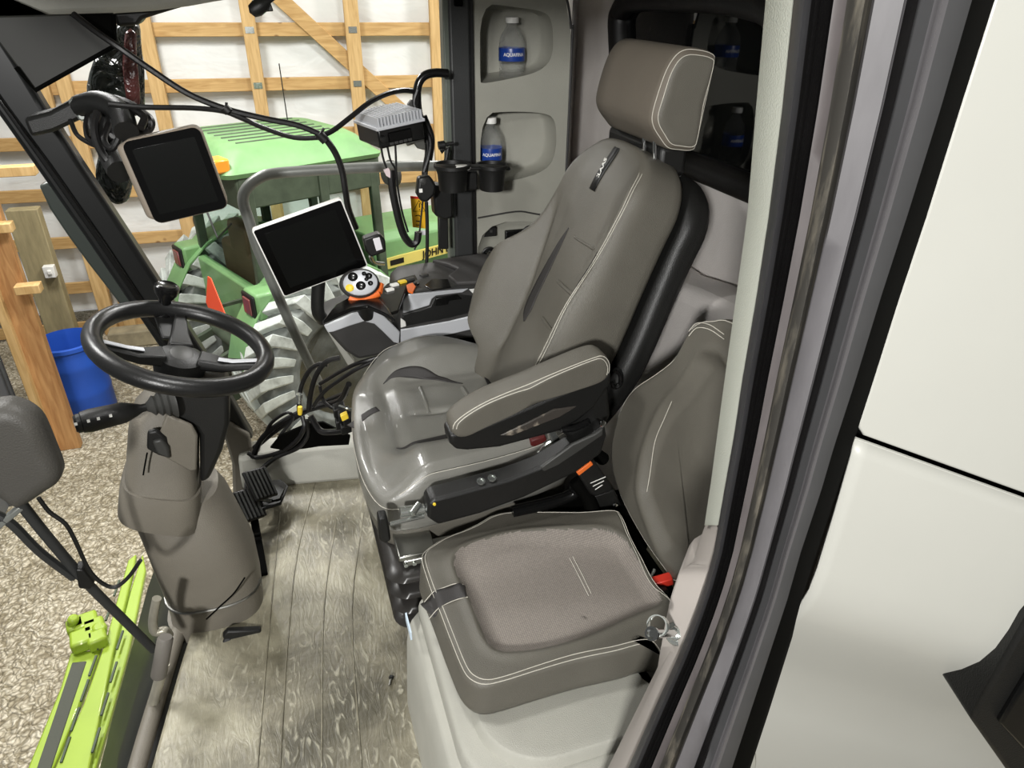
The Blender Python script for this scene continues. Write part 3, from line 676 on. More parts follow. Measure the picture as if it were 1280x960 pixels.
# niche details
def npl(px, py, d=.028): return PY(px, py, SY + d)
a = npl(602, 284); b = npl(620, 294.5); mb = MB(); mb.box((a.x, SY + .02, b.z), (b.x, SY + .034, a.z)); us = mb.build('usb_socket', M['blackp'], sc, bevel=.003)
for px in (606, 614):
    p = npl(px, 289, .018); MB().box((p.x - .005, p.y, p.z - .005), (p.x + .005, p.y + .004, p.z + .005)).build('port', M['greyclip'], us)
p = npl(611, 318, .03); s = MB().lathe(p, (0, -1, 0), [(.03, 0), (.03, .006), (.026, .008), (.022, .004), (.001, -.008)], 24).build('power_socket', M['blackp'], sc)
MB().lathe(p, (0, -1, 0), [(.016, .0), (.016, .008), (.012, .009), (.011, .001)], 20).build('socket_ring', M['chrome'], s)
a = npl(631, 288); b = npl(672, 330); mb = MB(); mb.box((a.x, SY + .018, b.z), (b.x + .05, SY + .034, a.z)); mb.build('niche_cover', M['blackg'], sc, bevel=.004)
mb = MB(); mb.tube([npl(648, 320, .0), npl(650, 296, -.01), npl(658, 284, -.015), npl(668, 284, -.01), npl(676, 292, 0)], .0035, 6); tag(mb.build('cord', M['blackp']), 'thin black cord looping out of the socket niche', 'cord')
mb = MB(); mb.tube([V((x0 + .01, SY - .004, zc + .01)), V((x0 + .15, SY - .004, zc + .022)), V((xr - .12, SY - .004, zc + .01)), V((xr - .02, SY - .004, zc - .015))], .003, 6); mb.build('seam', M['cond'], sc)
# column seam at its right edge
mb = MB(); mb.tube([V((xr + .002, SY - .002, .3)), V((xr + .002, SY - .002, 1.38)), V((xr - .004, SY - .002, 1.48)), V((xr - .025, SY - .002, 1.57)), V((xr - .06, SY - .002, 1.63)), V((xr - .12, SY - .002, 1.67))], .004, 6, 4); mb.build('edge_groove', M['cond'], sc)

# rear wall and its window
XR = 1.2
def yz(px, py): p = PX(px, py, XR); return (p.y, p.z)
win = [yz(*p) for p in ((768, 60), (766, 20), (774, 0), (790, -14), (960, -14), (990, 40), (985, 268), (937, 249), (870, 221), (790, 190), (772, 160))]
win = soft(win, 2)
def holed_x(outer, holes, x, th, name, m, parent):
    cu = bpy.data.curves.new('tmp', 'CURVE'); cu.dimensions = '2D'; cu.fill_mode = 'BOTH'; cu.extrude = th / 2
    for poly in [outer] + holes:
        sp = cu.splines.new('POLY'); sp.points.add(len(poly) - 1); sp.use_cyclic_u = True
        for i, q in enumerate(poly): sp.points[i].co = (q[0], q[1], 0, 1)
    o = bpy.data.objects.new('tmp', cu); COL.objects.link(o)
    me = bpy.data.meshes.new_from_object(o.evaluated_get(bpy.context.evaluated_depsgraph_get()))
    mb = MB(); mb.add([(x + th / 2 - v.co.z, v.co.x, v.co.y) for v in me.vertices], [tuple(p.vertices) for p in me.polygons])
    bpy.data.objects.remove(o); bpy.data.curves.remove(cu); bpy.data.meshes.remove(me)
    return mb.build(name, m, parent, smooth=False)
wb = struct(holed_x([(2.9, .0), (2.9, 1.75), (.92, 1.75), (.92, .0)], [win], XR, .03, 'wall_rear', M['wallg'], None))
# infill between the shelf column and the rear wall
mb = MB(); secs = []
for z in (.1, 1.72): secs.append([V((xr, SY + .004, z)), V((xr + .02, SY + .02, z)), V((XR - .1, SY + .34, z)), V((XR - .02, SY + .42, z)), V((XR, SY + .44, z)), V((XR, SY + .5, z)), V((xr - .02, SY + .1, z))])
mb.loft(secs); struct(mb.build('wall_corner', M['wallg']))
wf = MB(); wc = (sum(p[0] for p in win) / len(win), sum(p[1] for p in win) / len(win))
def ins(poly, d):
    out = []; n = len(poly)
    for i in range(n):
        a = V((poly[i - 1][0], poly[i - 1][1], 0)); b = V((poly[(i + 1) % n][0], poly[(i + 1) % n][1], 0)); t = (b - a).normalized(); nn = V((-t.y, t.x, 0)); p = V((poly[i][0], poly[i][1], 0))
        if (V((wc[0], wc[1], 0)) - p).dot(nn) < 0: nn = -nn
        q = p + nn * d; out.append((q.x, q.y))
    return out
w1 = ins(win, -.006); w2 = ins(win, .012); w3 = ins(win, .05); w4 = ins(win, .06)
wf.loft([[V((XR - .016, a, b)) for a, b in w1], [V((XR - .028, a, b)) for a, b in w2], [V((XR - .02, a, b)) for a, b in w3], [V((XR + .01, a, b)) for a, b in w4], [V((XR + .03, a, b)) for a, b in w4]], caps=False)
wdw = struct(wf.build('window_1', M['rubber'], ang=60))
g = MB(); g.add([V((XR + .02, a, b)) for a, b in ins(win, .04)], [tuple(range(len(win)))]); g.build('pane', M['rearglass'], wdw)
# moulded lower rear lining behind the seats (a rounded grey housing)
mb = MB(); O = [(800, 330), (826, 350), (860, 362), (905, 384), (960, 420), (960, 700), (725, 700), (730, 560), (748, 450), (772, 370)]
lin_p = [PX(x, y, 1.02) for x, y in O]
mb.prism(lin_p, (.17, 0, 0)); struct(mb.build('wall_lining', M['wallg'], bevel=.04, seg=4))
# headliner / roof
mb = MB(); mb.box((-.75, .52, 1.72), (1.25, 2.6, 1.8)); struct(mb.build('ceiling_2', M['lgrey'], bevel=.02))
hd = [PY(x, y, 2.25) for x, y in ((-160, 30), (-60, 24), (0, 23), (90, 19), (142, 17), (190, 14), (235, 8), (268, 2), (300, -3), (330, -12), (330, -60), (-160, -60))]
mb = MB(); mb.prism(hd, (0, .14, 0)); struct(mb.build('trim_22', M['lgrey'], bevel=.015))
mb = MB(); mb.prism([PY(x, y, 2.3) for x, y in ((140, 14), (250, 2), (200, 17), (178, 24), (172, 32), (146, 34))], (0, .1, 0)); struct(mb.build('trim_23', M['blackp'], bevel=.01))
vz = thing('sun_visor', 'dark grey sun visor panel hanging below the front headliner', 'sun visor', PY(60, 80, 2.2))
mb = MB(); mb.prism([PY(x, y, 2.2) for x, y in ((-70, -30), (-60, 10), (0, 20), (142, 16), (144, 56), (44, 113), (20, 82), (-30, 15))], (0, .015, 0)); mb.build('panel', mat('visor_grey', rgb(40, 40, 37), .6, mott=.1), vz, bevel=.004)
mb = MB(); mb.tube([PY(20, 84, 2.19), PY(44, 113, 2.19), PY(144, 57, 2.19), PY(142, 18, 2.19)], .006, 6, 1); mb.build('edging', M['dark'], vz)
mb = MB(); mb.prism([PY(x, y, 2.19) for x, y in ((85, 18), (141, 17), (142, 56), (112, 34))], (0, .02, 0)); mb.build('pivot_cover', M['dark'], vz, bevel=.004)

# ------------------------------------------------------------------ near door frame (right of the picture)
rows = [0, 135, 270, 375, 480, 560, 615, 690, 750, 820, 890, 960]
def lerp(tab, y):
    if y < tab[0][0]: return tab[0][1] + (tab[1][1] - tab[0][1]) * (y - tab[0][0]) / (tab[1][0] - tab[0][0])
    for (a, b) in zip(tab, tab[1:]):
        if a[0] <= y <= b[0] or b is tab[-1] : 
            t = (y - a[0]) / (b[0] - a[0]); return a[1] + (b[1] - a[1]) * t
    return tab[-1][1]
T0 = [(0, 957), (135, 945), (270, 934), (480, 905), (600, 889), (660, 880), (705, 866), (714, 849), (747, 838), (790, 829), (842, 821), (876, 807), (960, 765)]
T1 = [(0, 992), (135, 978), (270, 961), (375, 945), (480, 927), (542, 918), (615, 905), (690, 892), (730, 881), (774, 866), (822, 847), (890, 816), (960, 785)]
G0 = [(0, 1215), (135, 1176), (270, 1134), (375, 1100), (480, 1068), (560, 1042), (615, 1026), (690, 1001), (750, 984), (820, 961), (890, 938), (960, 915)]
G1 = [(0, 1243), (135, 1200), (270, 1158), (375, 1123), (480, 1090), (560, 1064), (615, 1046), (690, 1021), (750, 1001), (820, 979), (890, 957), (960, 934)]
rowz = [-70] + rows + [1010, 1060]
df = thing('door_frame', 'curved black rubber sealed door frame running down the right side of the cab opening', 'door frame', (.45, .55, .5))
def fx(y, f): return lerp(T1, y) + (lerp(G0, y) - lerp(T1, y)) * f
prof = [(0, .000), (.02, -.010), (.06, -.016), (.10, -.010), (.125, .006), (.14, .004), (.155, -.001), (.17, .004), (.19, .000), (.21, .005), (.225, -.003), (.30, -.003), (.325, .010), (.40, .013), (.425, .006), (.44, -.006), (.455, -.010), (.62, -.010), (.635, .010), (.70, .014), (.72, .004), (.79, .002), (.815, -.008), (.84, -.010), (.87, -.006), (1.0, .000), (1.0, .05)]
def fmat(f):
    if f < .06: return 1
    if f < .10: return 1
    if f < .225: return 2
    if f < .31: return 3
    if f < .44: return 4
    if f < .63: return 0
    if f < .71: return 2
    if f < .80: return 5
    return 0 if f < .86 else 5
fine = []
yy = -70
while yy <= 1060: fine.append(yy); yy += 20
vs = []; fs = []; mi = []
for y in fine:
    for (f, d) in prof: vs.append(PY(fx(y, f), y, .54 - .07 * f + d))
n = len(prof)
for i in range(len(fine) - 1):
    for j in range(n - 1): fs.append((i * n + j, (i + 1) * n + j, (i + 1) * n + j + 1, i * n + j + 1)); mi.append(fmat((prof[j][0] + prof[j + 1][0]) / 2))
mb = MB(); mb.add(vs, fs, mi)
o = mb.build('seal_profile', [M['frame_g'], M['frame_d'], M['rubber'], M['frame_m'], M['dirt'], mat('seal_mid', rgb(72, 72, 73), .45, mott=.1)], df, ang=75)
# pale inner trim, two pieces
def tstrip(y0, y1, name, m, d=.0):
    ys = [y for y in range(int(y0), int(y1) + 1, 8)]; secs = []
    for y in ys:
        a = PY(lerp(T0, y), y, .60 - d); b = PY(lerp(T1, y) + 3, y, .545 - d); secs.append([a, b, b + V((.01, .03, 0)), a + V((.048, .05, 0))])
    MB().loft(secs).build(name, m, df, bevel=.003)
tstrip(-70, 664, 'upper_trim', M['trimw']); tstrip(664, 1060, 'lower_trim', mat('lower_trim_warm', rgb(178, 171, 165), .6, mott=.03), -.004)
# dark gap behind
secs = []
for y in fine: secs.append([PY(lerp(G0, y) - 3, y, .475), PY(lerp(G1, y), y, .494), PY(lerp(G1, y) + 4, y, .56), PY(lerp(G1, y), y, .80), PY(lerp(G0, y) - 20, y, .80), PY(lerp(G0, y) - 3, y, .56)])
MB().loft(secs).build('gap_lining', M['dark'], df)
# striker bolt with clear guard ring
sb = thing('door_striker', 'zinc plated door striker bolt with ring washer on the lower frame trim', 'door striker', PY(836, 790, .56))
c = PY(846, 792, .575); tip = PY(815, 792, .535); ax = (tip - c).normalized()
MB().lathe(c, ax, [(.001, -.004), (.0165, -.004), (.0165, 0), (.015, .002), (.001, .002)], 30).build('washer', M['galv'], sb)
MB().lathe(c, ax, [(.010, .001), (.010, .008), (.009, .009), (.001, .009)], 6).build('hex_nut', M['galv'], sb)
MB().lathe(c, ax, [(.0055, .005), (.0055, (tip - c).length - .004), (.009, (tip - c).length - .003), (.009, (tip - c).length + .002), (.006, (tip - c).length + .002), (.005, (tip - c).length - .002), (.001, (tip - c).length - .002)], 24).build('pin', M['chrome'], sb)
rc = PY(824, 782, .55); s1, s2, _ = frame(FW)
mb = MB(); mb.lathe(rc, ax, [(.0135, 0), (.014, .006), (.0135, .010), (.0120, .010), (.0115, .004), (.012, 0), (.0135, 0)], 30, ring=True); mb.build('guard_ring', mat('clear_ring', rgb(200, 205, 200), .08, metal=.6), sb)
# white body panel beyond the frame
PN = V((.0, 1, 0)); pd = V((.955, -.30, 0)).normalized(); pn = V((-pd.y, pd.x, 0))
q0 = PY(1075, 540, .50); 
def pan(x, y, off=0): return PP(x, y, q0 + pn * off, pn)
def panel(tab, name, m, par):
    return MB().prism(tab, pn * .02).build(name, m, par, bevel=.003, seg=3)
bp = thing('body_panel', 'white painted outer body panel filling the right edge beyond the door seal', 'body panel', pan(1150, 700))
up = [pan(lerp(G1, y), y) for y in (-70, 135, 270, 375, 480, 528)] + [pan(1074, 535), pan(1080, 545), pan(1180, 581), pan(1330, 635), pan(1500, 696), pan(1500, -70)]
MB().prism([pan(1062, 525, .024), pan(1500, 670, .024), pan(1500, 760, .024), pan(1062, 590, .024)], pn * .01).build('seam_backing', M['dark'], bp)
panel(up, 'upper_panel', M['panel'], bp)
# the lower panel is bent under so its foot darkens, standing in for shade
mb = MB(); secs = []
cols = 24
def lowrow(y):
    xl = lerp(G1, y) + (0 if y > 552 else 0); out = []
    for k in range(cols + 1):
        x = xl + (1500 - xl) * k / cols; out.append((x, y + (x - xl) * .36))
    return out
base = [pan(x, y) for x, y in lowrow(548)]
base.append(base[-1] + (base[-1] - base[-2]).normalized() * 1.2)
for dz, push in ((0, 0), (-.02, -.002), (-.1, -.003), (-.19, -.002), (-.23, .002), (-.27, .013), (-.31, .032), (-.36, .062), (-.42, .100), (-.50, .15), (-.6, .20), (-.72, .22), (-1.7, .225)):
    row = []
    for k, p in enumerate(base): row.append(V((p.x, p.y, p.z + dz)) + pn * push)
    secs.append(row)
mb.loft(secs, closed=False); 
mb.build('lower_panel', M['panel'], bp, ang=60, solid=.004)
mb = MB(); mb.tube([p - V((0, 0, .001)) + pn * .001 for p in base], .003, 8, 1); mb.build('rolled_edge', M['panel'], bp)
# black latch at the lower right
lt = thing('door_latch', 'black angular latch handle on the white panel at the lower right edge', 'latch', pan(1260, 850))
L1 = [pan(x, y, -.02) for x, y in ((1214, 900), (1284, 775), (1400, 640), (1420, 980), (1330, 1010), (1262, 968))]
mb = MB(); mb.prism(L1, pn * .16); mb.build('housing', M['blackp'], lt, bevel=.006)
L2 = [pan(x, y, -.03) for x, y in ((1250, 905), (1290, 840), (1400, 760), (1410, 960), (1300, 960))]
mb = MB(); mb.prism(L2, pn * .012); mb.build('grip_recess', M['blackg'], lt, bevel=.004)
# ================================================================== OPERATOR SEAT
os_ = thing('driver_seat', 'large grey leather driver seat with tall backrest and headrest in the middle of the cab', 'seat', (.38, 1.66, 0))
out = [(.13, 1.36), (.105, 1.46), (.10, 1.60), (.11, 1.75), (.135, 1.90), (.19, 1.98), (.30, 2.02), (.42, 2.01), (.55, 1.95), (.66, 1.90), (.68, 1.70), (.66, 1.46), (.58, 1.385), (.44, 1.35), (.28, 1.335), (.18, 1.335)]
def cd(x, y):
    yc = 1.675; w = abs(y - yc)
    d = .045 * sst(.13, .24, w) * sst(.12, .26, x)            # side bolsters
    if y > yc: d += .035 * G(x, .40, .14) * sst(.14, .24, w)
    d -= .030 * sst(.26, .10, x)                                # front waterfall
    d -= .008 * G(x, .215, .018) * sst(.26, .18, w)             # cross crease
    d += .010 * G(x, .165, .04) * sst(.3, .2, w)
    d -= .006 * (G(x, .34, .05) + G(x, .52, .05)) * G(y, yc - .01, .012) * 2.0
    d -= .010 * G(w, .17, .012) * sst(.24, .30, x)
    return d
def cm(x, y, z, top):
    return 0
def cm_old(x, y, z, top):
    w = y - 1.675
    if top and .245 < x < .50 and .185 - .04 * abs((x - .37) / .13) ** 2 < w < .205: return 1
    if top and .24 < x < .52 and -.19 < w < -.165 + .01 * math.sin((x - .24) / .28 * math.pi): return 1
    if .195 < x < .222 and (w < -.19 or w > .19) and top: return 1
    if top and x < .2 and -.018 + (x - .1) * .1 < -(w - .06) < .018: return 1
    return 0
pm = pad(out, .43, .565, .035, cd, matfn=cm, n=200, rings=44, cen=(.38, 1.67), under=.05)
cu = pm.build('cushion', [M['seatl'], M['seatd']], os_, ang=80)
seam(pm, .008, rad=.0008).build('piping', M['thread'], cu)
seam(pm, -.001, z=.515, rad=.0008, out=MB()).build('piping', M['thread'], cu)
def lens(pts, ws, sf, name, m, parent, off=.0012):
    """dark trim patch following a padded surface; sf maps (u,v) to a point on the face"""
    P = cat([(p[0], p[1], w) for p, w in zip(pts, ws)], 8); mb = MB(); secs = []
    for i, p in enumerate(P):
        a = P[max(0, i - 1)]; b = P[min(len(P) - 1, i + 1)]; t = V((b.x - a.x, b.y - a.y)).normalized(); nn = V((-t.y, t.x)); w = max(.0006, p.z)
        secs.append([sf(p.x + nn.x * w * k, p.y + nn.y * w * k, off) for k in (-1, -.5, 0, .5, 1)])
    mb.loft(secs, closed=False); return mb.build(name, m, parent, solid=.0012)
def csf(x, y, o): return V((x, y, .565 + cd(x, y) + o))
def ci(x, y, z=.585): p = PZ(x, y, z); return (p.x, p.y)
lens([ci(*p, .60) for p in ((478, 469), (500, 464), (524, 462), (550, 463), (578, 467))], (.001, .009, .011, .009, .001), csf, 'side_insert', M['seatd'], cu)
lens([ci(*p, .57) for p in ((495, 556), (515, 555), (540, 550), (566, 543))], (.001, .010, .013, .012), csf, 'side_insert', M['seatd'], cu)
lens([ci(*p, .57) for p in ((437, 521), (452, 513), (472, 507))], (.016, .015, .013), csf, 'front_insert', M['seatd'], cu)
lens([ci(*p, .61) for p in ((611, 450), (619, 468), (630, 490), (640, 508))], (.02, .02, .02, .02), lambda x, y, o: csf(x, y, .004), 'lap_belt', M['rubber'], cu)
# raised ridges in the centre panel
for xa, ya, xc, yc in ((525, 487, 536, 516), (578, 487, 589, 504)):
    a = ci(xa, ya, .56); b = ci(xc, yc, .56); mb = MB(); mb.tube([csf(a[0] + (b[0] - a[0]) * t, a[1] + (b[1] - a[1]) * t, 0) for t in (0, .33, .66, 1)], .0065, 8); mb.build('ridge', M['seatl'], cu)
# lower skirt of the cushion
sk = pad([(p[0] * .97 + .012, 1.67 + (p[1] - 1.67) * .96) for p in out], .37, .45, .02, n=80, rings=3); sk.build('cushion_skirt', M['seat'], os_, ang=60)
# backrest in its own frame
OB = V((.585, 1.665, .615)); EU = V((.395, 0, .919)).normalized(); EN = V((-EU.z, 0, EU.x)); EA = V((0, 1, 0))
def bw(p):
    b = p.y; curve = .035 * (b / .72) ** 2                       # gentle forward bow at the top
    return OB + EA * p.x + EU * b + EN * (p.z + 0 * curve)
bo = [(-.15, -.13), (-.185, .0), (-.215, .10), (-.230, .20), (-.226, .30), (-.214, .41), (-.205, .52), (-.20, .60), (-.165, .66), (-.10, .692), (.0, .70), (.10, .692), (.155, .66), (.185, .60), (.195, .52), (.212, .41), (.25, .31), (.278, .22), (.27, .14), (.235, .06), (.19, -.02), (.16, -.13)]
def bd(a, b):
    w = abs(a); inner = .135 + .03 * sst(.15, .5, b); kk = 1.15 if a > 0 else .62
    d = .075 * kk * sst(inner - .01, inner + .08, w) * sst(.62, .28, b) * sst(-.15, .08, b)
    d += .02 * sst(.10, .2, w) * sst(.72, .6, b)
    d -= .012 * G(w, inner - .005, .014) * sst(.56, .40, b) * sst(0, .1, b)
    d += .012 * G(b, .06, .1) * sst(.16, .08, w)
    d -= .02 * sst(.57, .71, b)
    return d
def bm_(a, b, z, top):
    return 0
def bm_old(a, b, z, top):
    if not top: return 0
    w = abs(a); c = .142 - .02 * (b - .22)
    if .06 < b < .46 and abs(w - (.128 + .04 * sst(.1, .5, b) - .02 * G(b, .1, .1))) < .013 * math.sin((b - .06) / .40 * math.pi): return 1
    return 0
pb = pad(bo, -.10, .035, .03, bd, matfn=bm_, n=220, rings=50, Mx=bw, cen=(0, .28), under=.03)
bk_ = pb.build('backrest', [M['seat'], M['seatd']], os_, ang=80)
seam(pb, .012, rad=.0008, lo=.02, hi=.43).build('piping', M['thread'], bk_); seam(pb, .019, rad=.0008, lo=.02, hi=.43).build('piping', M['thread'], bk_)
def bsf(a, b, o): return bw(V((a, b, .035 + bd(a, b) + o)))
def bi_(x, y, o=.035): p = PP(x, y, OB + EN * o, EN) - OB; return (p.dot(EA), p.dot(EU))
lens([bi_(*p) for p in ((711, 285), (700, 305), (686, 332), (670, 364), (661, 386), (657, 402))], (.001, .011, .018, .022, .022, .003), bsf, 'side_insert', M['seatd'], bk_)
lens([bi_(*p) for p in ((758, 318), (752, 336), (742, 355), (730, 372), (722, 386))], (.001, .007, .009, .006, .001), bsf, 'side_insert', M['seatd'], bk_)
for (xa, ya, xc, yc, r) in ((696, 351, 719, 372, .005), (677, 397, 696, 422, .005), (717, 296, 742, 311, .0035)):
    a = bi_(xa, ya, .04); b = bi_(xc, yc, .04); mb = MB(); mb.tube([bsf(a[0], a[1], .001), bsf((a[0] + b[0]) / 2, (a[1] + b[1]) / 2, .003), bsf(b[0], b[1], .001)], r, 8); mb.build('ridge', M['seat'], bk_)
# name tab at the top with white lettering
tb = MB(); L_ = []
for b in (.56, .59, .62, .65, .675, .695): L_.append(b)
secs = [[bw(V((-.012 + .012, b, .037 + bd(0, b) + (0 if b < .68 else -.010)))), bw(V((.03, b, .037 + bd(.03, b) + (0 if b < .68 else -.010))))] for b in L_]
tb.loft(secs, closed=False); tab = tb.build('name_tab', M['blackp'], bk_, solid=.003)
text_mb('CLAAS', .020, bw(V((.015, .615, .041 + bd(0, .615)))), EU, EA * -1 * -1, .0005, bold=.0006).build('lettering', M['white'], bk_)
# black back shell, widened to stand in for the dark gap behind
sh = pad([(a * 1.10, .27 + (b - .28) * .99) for a, b in bo], -.185, -.11, .03, n=100, rings=4, Mx=bw, cen=(0, .28)); sh.build('back_shell', M['blackp'], os_, ang=60)
# headrest
hp = [(.848, 1.292), (.822, 1.325), (.818, 1.36), (.836, 1.43), (.858, 1.470), (.885, 1.486), (.925, 1.484), (.955, 1.476), (.964, 1.462), (.958, 1.38), (.946, 1.282), (.935, 1.264), (.90, 1.266), (.87, 1.272)]
def hw(p): return V((p.x + .012, 1.835 - .015 - p.z, p.y))
hp2 = pad(hp, 0, .335, .028, n=110, rings=8, Mx=lambda p: V((p.x + .01 + (.0), 1.83 - p.z, p.y)), cen=(.89, 1.375), under=.035, matfn=lambda x, y, z, top: 1 if (z > .332) else 0)
hr = hp2.build('headrest', [M['headf'], M['seat']], os_, ang=80)
hp2.Mx = lambda p: V((p.x + .01, 1.83 - p.z, p.y))
seam(hp2, .004, rad=.0009).build('piping', M['thread'], hr); seam(hp2, .014, rad=.0009, dz=.0005).build('piping', M['thread'], hr)
for px, py, y in ((803, 178, 1.62), (816, 183, 1.56)):
    q = PY(px, py, y); MB().cyl(q - V((-.01, 0, .05)), q + V((0, 0, .05)), .0055).build('post', M['chrome'], hr)
mb = MB(); mb.box((.89, 1.56, 1.19), (.97, 1.86, 1.27)); mb.build('post_housing', M['blackp'], os_, bevel=.015)
# armrest, near side
ar = [(PY(x, y, 1.27).x, PY(x, y, 1.27).z) for x, y in ((567, 546), (566, 534), (578, 522), (600, 508), (625, 496), (660, 481), (700, 465), (745, 448), (758, 446), (765, 455), (764, 468), (756, 477), (720, 490), (681, 504), (640, 522), (600, 539), (578, 549))]
pa = pad(ar, 0, .072, .018, n=110, rings=8, Mx=lambda p: V((p.x, 1.342 - p.z, p.y)), cen=(sum(p[0] for p in ar) / 17, sum(p[1] for p in ar) / 17), under=.012)
am = pa.build('armrest', M['seat'], os_, ang=70)
seam(pa, .004, rad=.001, lo=.02, hi=.55).build('piping', M['thread'], am); seam(pa, .011, rad=.0009, dz=.0003, lo=.02, hi=.55).build('piping', M['thread'], am)
mb = MB(); mb.prism([PY(x, y, 1.275) for x, y in ((561, 543), (563, 556), (570, 563), (585, 564), (625, 560), (700, 540), (722, 528), (742, 512), (764, 480), (765, 462), (756, 470), (700, 492), (640, 517), (590, 538), (572, 541))], (0, .06, 0)); mb.build('armrest_shell', M['blackp'], am, bevel=.012, seg=3)
mb = MB(); mb.prism([PY(x, y, 1.272) for x, y in ((625, 545), (660, 528), (692, 512), (722, 508), (700, 522), (640, 545))], (0, .01, 0)); mb.build('scuffed_insert', mat('scuffed_black', rgb(60, 56, 52), .4, col2=rgb(128, 120, 108), mscale=26, m2=(.5, .6)), am, bevel=.003)
mb = MB(); mb.prism([PY(x, y, 1.29) for x, y in ((710, 505), (735, 480), (760, 478), (764, 520), (750, 545), (730, 560), (700, 540), (700, 515))], (0, .05, 0)); mb.build('hinge', M['blackp'], am, bevel=.01)
MB().lathe(PY(738, 496, 1.285), (0, -1, 0), [(.017, 0), (.017, .004), (.012, .006), (.010, .002), (.004, .002), (.001, .003)], 20).build('bolt', M['greyclip'], am)
mb = MB(); mb.tube([PY(702, 537, 1.275), PY(718, 535, 1.27), PY(735, 528, 1.27)], .008, 8); mb.build('adjuster', M['blackg'], am)
# long black side arm
cb = [(535, 630), (534, 648), (548, 657), (600, 643), (655, 623), (720, 592), (752, 568), (759, 545), (757, 532), (742, 544), (674, 585), (635, 600), (560, 620), (542, 624)]
mb = MB(); mb.prism([PY(x, y, 1.25) for x, y in cb], (0, .055, 0)); sa = mb.build('side_arm', M['blackp'], os_, bevel=.010, seg=3)
mb = MB(); mb.prism([PY(x, y, 1.247) for x, y in ((676, 585), (716, 556), (744, 543), (754, 536), (754, 544), (728, 562), (698, 582), (680, 590))], (0, .01, 0)); mb.build('arm_cover', M['greyclip'], sa, bevel=.003)
for x, y in ((601, 602), (615, 598)):
    MB().lathe(PY(x, y, 1.262), (0, -.3, .95), [(.010, 0), (.010, .003), (.007, .003), (.006, -.002), (.001, 0)], 16).build('rocker_button', M['galv'], sa)
MB().lathe(PY(753, 529, 1.245), (0, -1, 0), [(.008, 0), (.008, .004), (.004, .005), (.001, .005)], 14).build('bolt', M['chrome'], sa)
MB().lathe(PY(543, 630, 1.247), (0, -1, 0), [(.004, 0), (.003, .003), (.001, .003)], 10).build('bolt', M['yellow'], sa)
mb = MB(); mb.tube([PY(768, 462, 1.40), PY(775, 468, 1.40), PY(775, 480, 1.40), PY(768, 484, 1.40), PY(765, 478, 1.4)], .006, 8); mb.build('coat_hook', M['blackg'], os_)
# seat belt strap over the back edge of the cushion, and red buckle under the armrest

mb = MB(); mb.prism([PY(x, y, 1.38) for x, y in ((664, 551), (682, 545), (684, 551), (670, 559), (664, 558))], (0, .02, 0)); mb.build('belt_buckle', mat('dark_red_plastic', rgb(74, 18, 16), .5), os_, bevel=.003)
mb = MB(); mb.prism([PY(x, y, 1.36) for x, y in ((686, 540), (694, 538), (700, 548), (700, 556), (672, 568), (680, 558), (690, 552))], (0, .01, 0)); mb.build('buckle_bracket', M['galv'], os_, bevel=.002)
# suspension: folded black bellows and slides
def rr2(x0, x1, y0, y1, z, rad=.05, n=5):
    o = []
    for (cx, cy, a0) in ((x1 - rad, y1 - rad, 0), (x0 + rad, y1 - rad, 90), (x0 + rad, y0 + rad, 180), (x1 - rad, y0 + rad, 270)):
        for k in range(n + 1): a = math.radians(a0 + 90 * k / n); o.append(V((cx + rad * math.cos(a), cy + rad * math.sin(a), z)))
    return o
secs = []
for k in range(4):
    z = .385 - k * .055; g = .0 + k * .004
    for dz, gi in ((0, .03), (-.008, .008), (-.02, -.002), (-.032, .008), (-.045, .03)): secs.append(rr2(.118 + gi + g, .74, 1.245 + gi + g, 1.95 - gi, z + dz))
mb = MB(); mb.loft(secs); mb.build('suspension_bellows', mat('bellows_black', rgb(44, 42, 40), .3, mott=.2), os_, ang=85)
mb = MB(); mb.box((.18, 1.33, 0), (.72, 1.92, .17)); mb.box((.17, 1.30, .15), (.72, 1.94, .175)); mb.build('pedestal', mat('pedestal_grey', rgb(96, 94, 88), .5), os_, bevel=.01)
mb = MB(); mb.box((.16, 1.27, .392), (.74, 1.33, .41)); mb.box((.15, 1.27, .41), (.24, 1.36, .425)); mb.build('slide_rail', M['steel'], os_, bevel=.003)
mb = MB()
for i in range(4): mb.cyl((.165 + .02 * i, 1.265, .40), (.165 + .02 * i, 1.275, .40), .005, n=10)
mb.cyl(PY(500, 640, 1.28), PY(530, 636, 1.28), .012); mb.cyl(PY(515, 642, 1.26), PY(524, 630, 1.28), .008); mb.build('adjuster_linkage', M['galv'], os_)
mb = MB(); mb.tube([PY(487, 655, 1.26), PY(530, 645, 1.27)], .005, 8, 1); lv = mb.build('release_rod', M['galv'], os_)
mb = MB(); mb.prism([PY(x, y, 1.25) for x, y in ((473, 648), (484, 646), (487, 660), (489, 676), (482, 680), (474, 676))], (0, .03, 0)); mb.build('release_handle', M['blackp'], lv, bevel=.005)
mb = MB(); mb.tube([PY(640, 640, 1.30), PY(690, 628, 1.30), PY(716, 618, 1.3), PY(720, 608, 1.3)], .016, 10); mb.build('bellows_pipe', M['blackg'], os_)

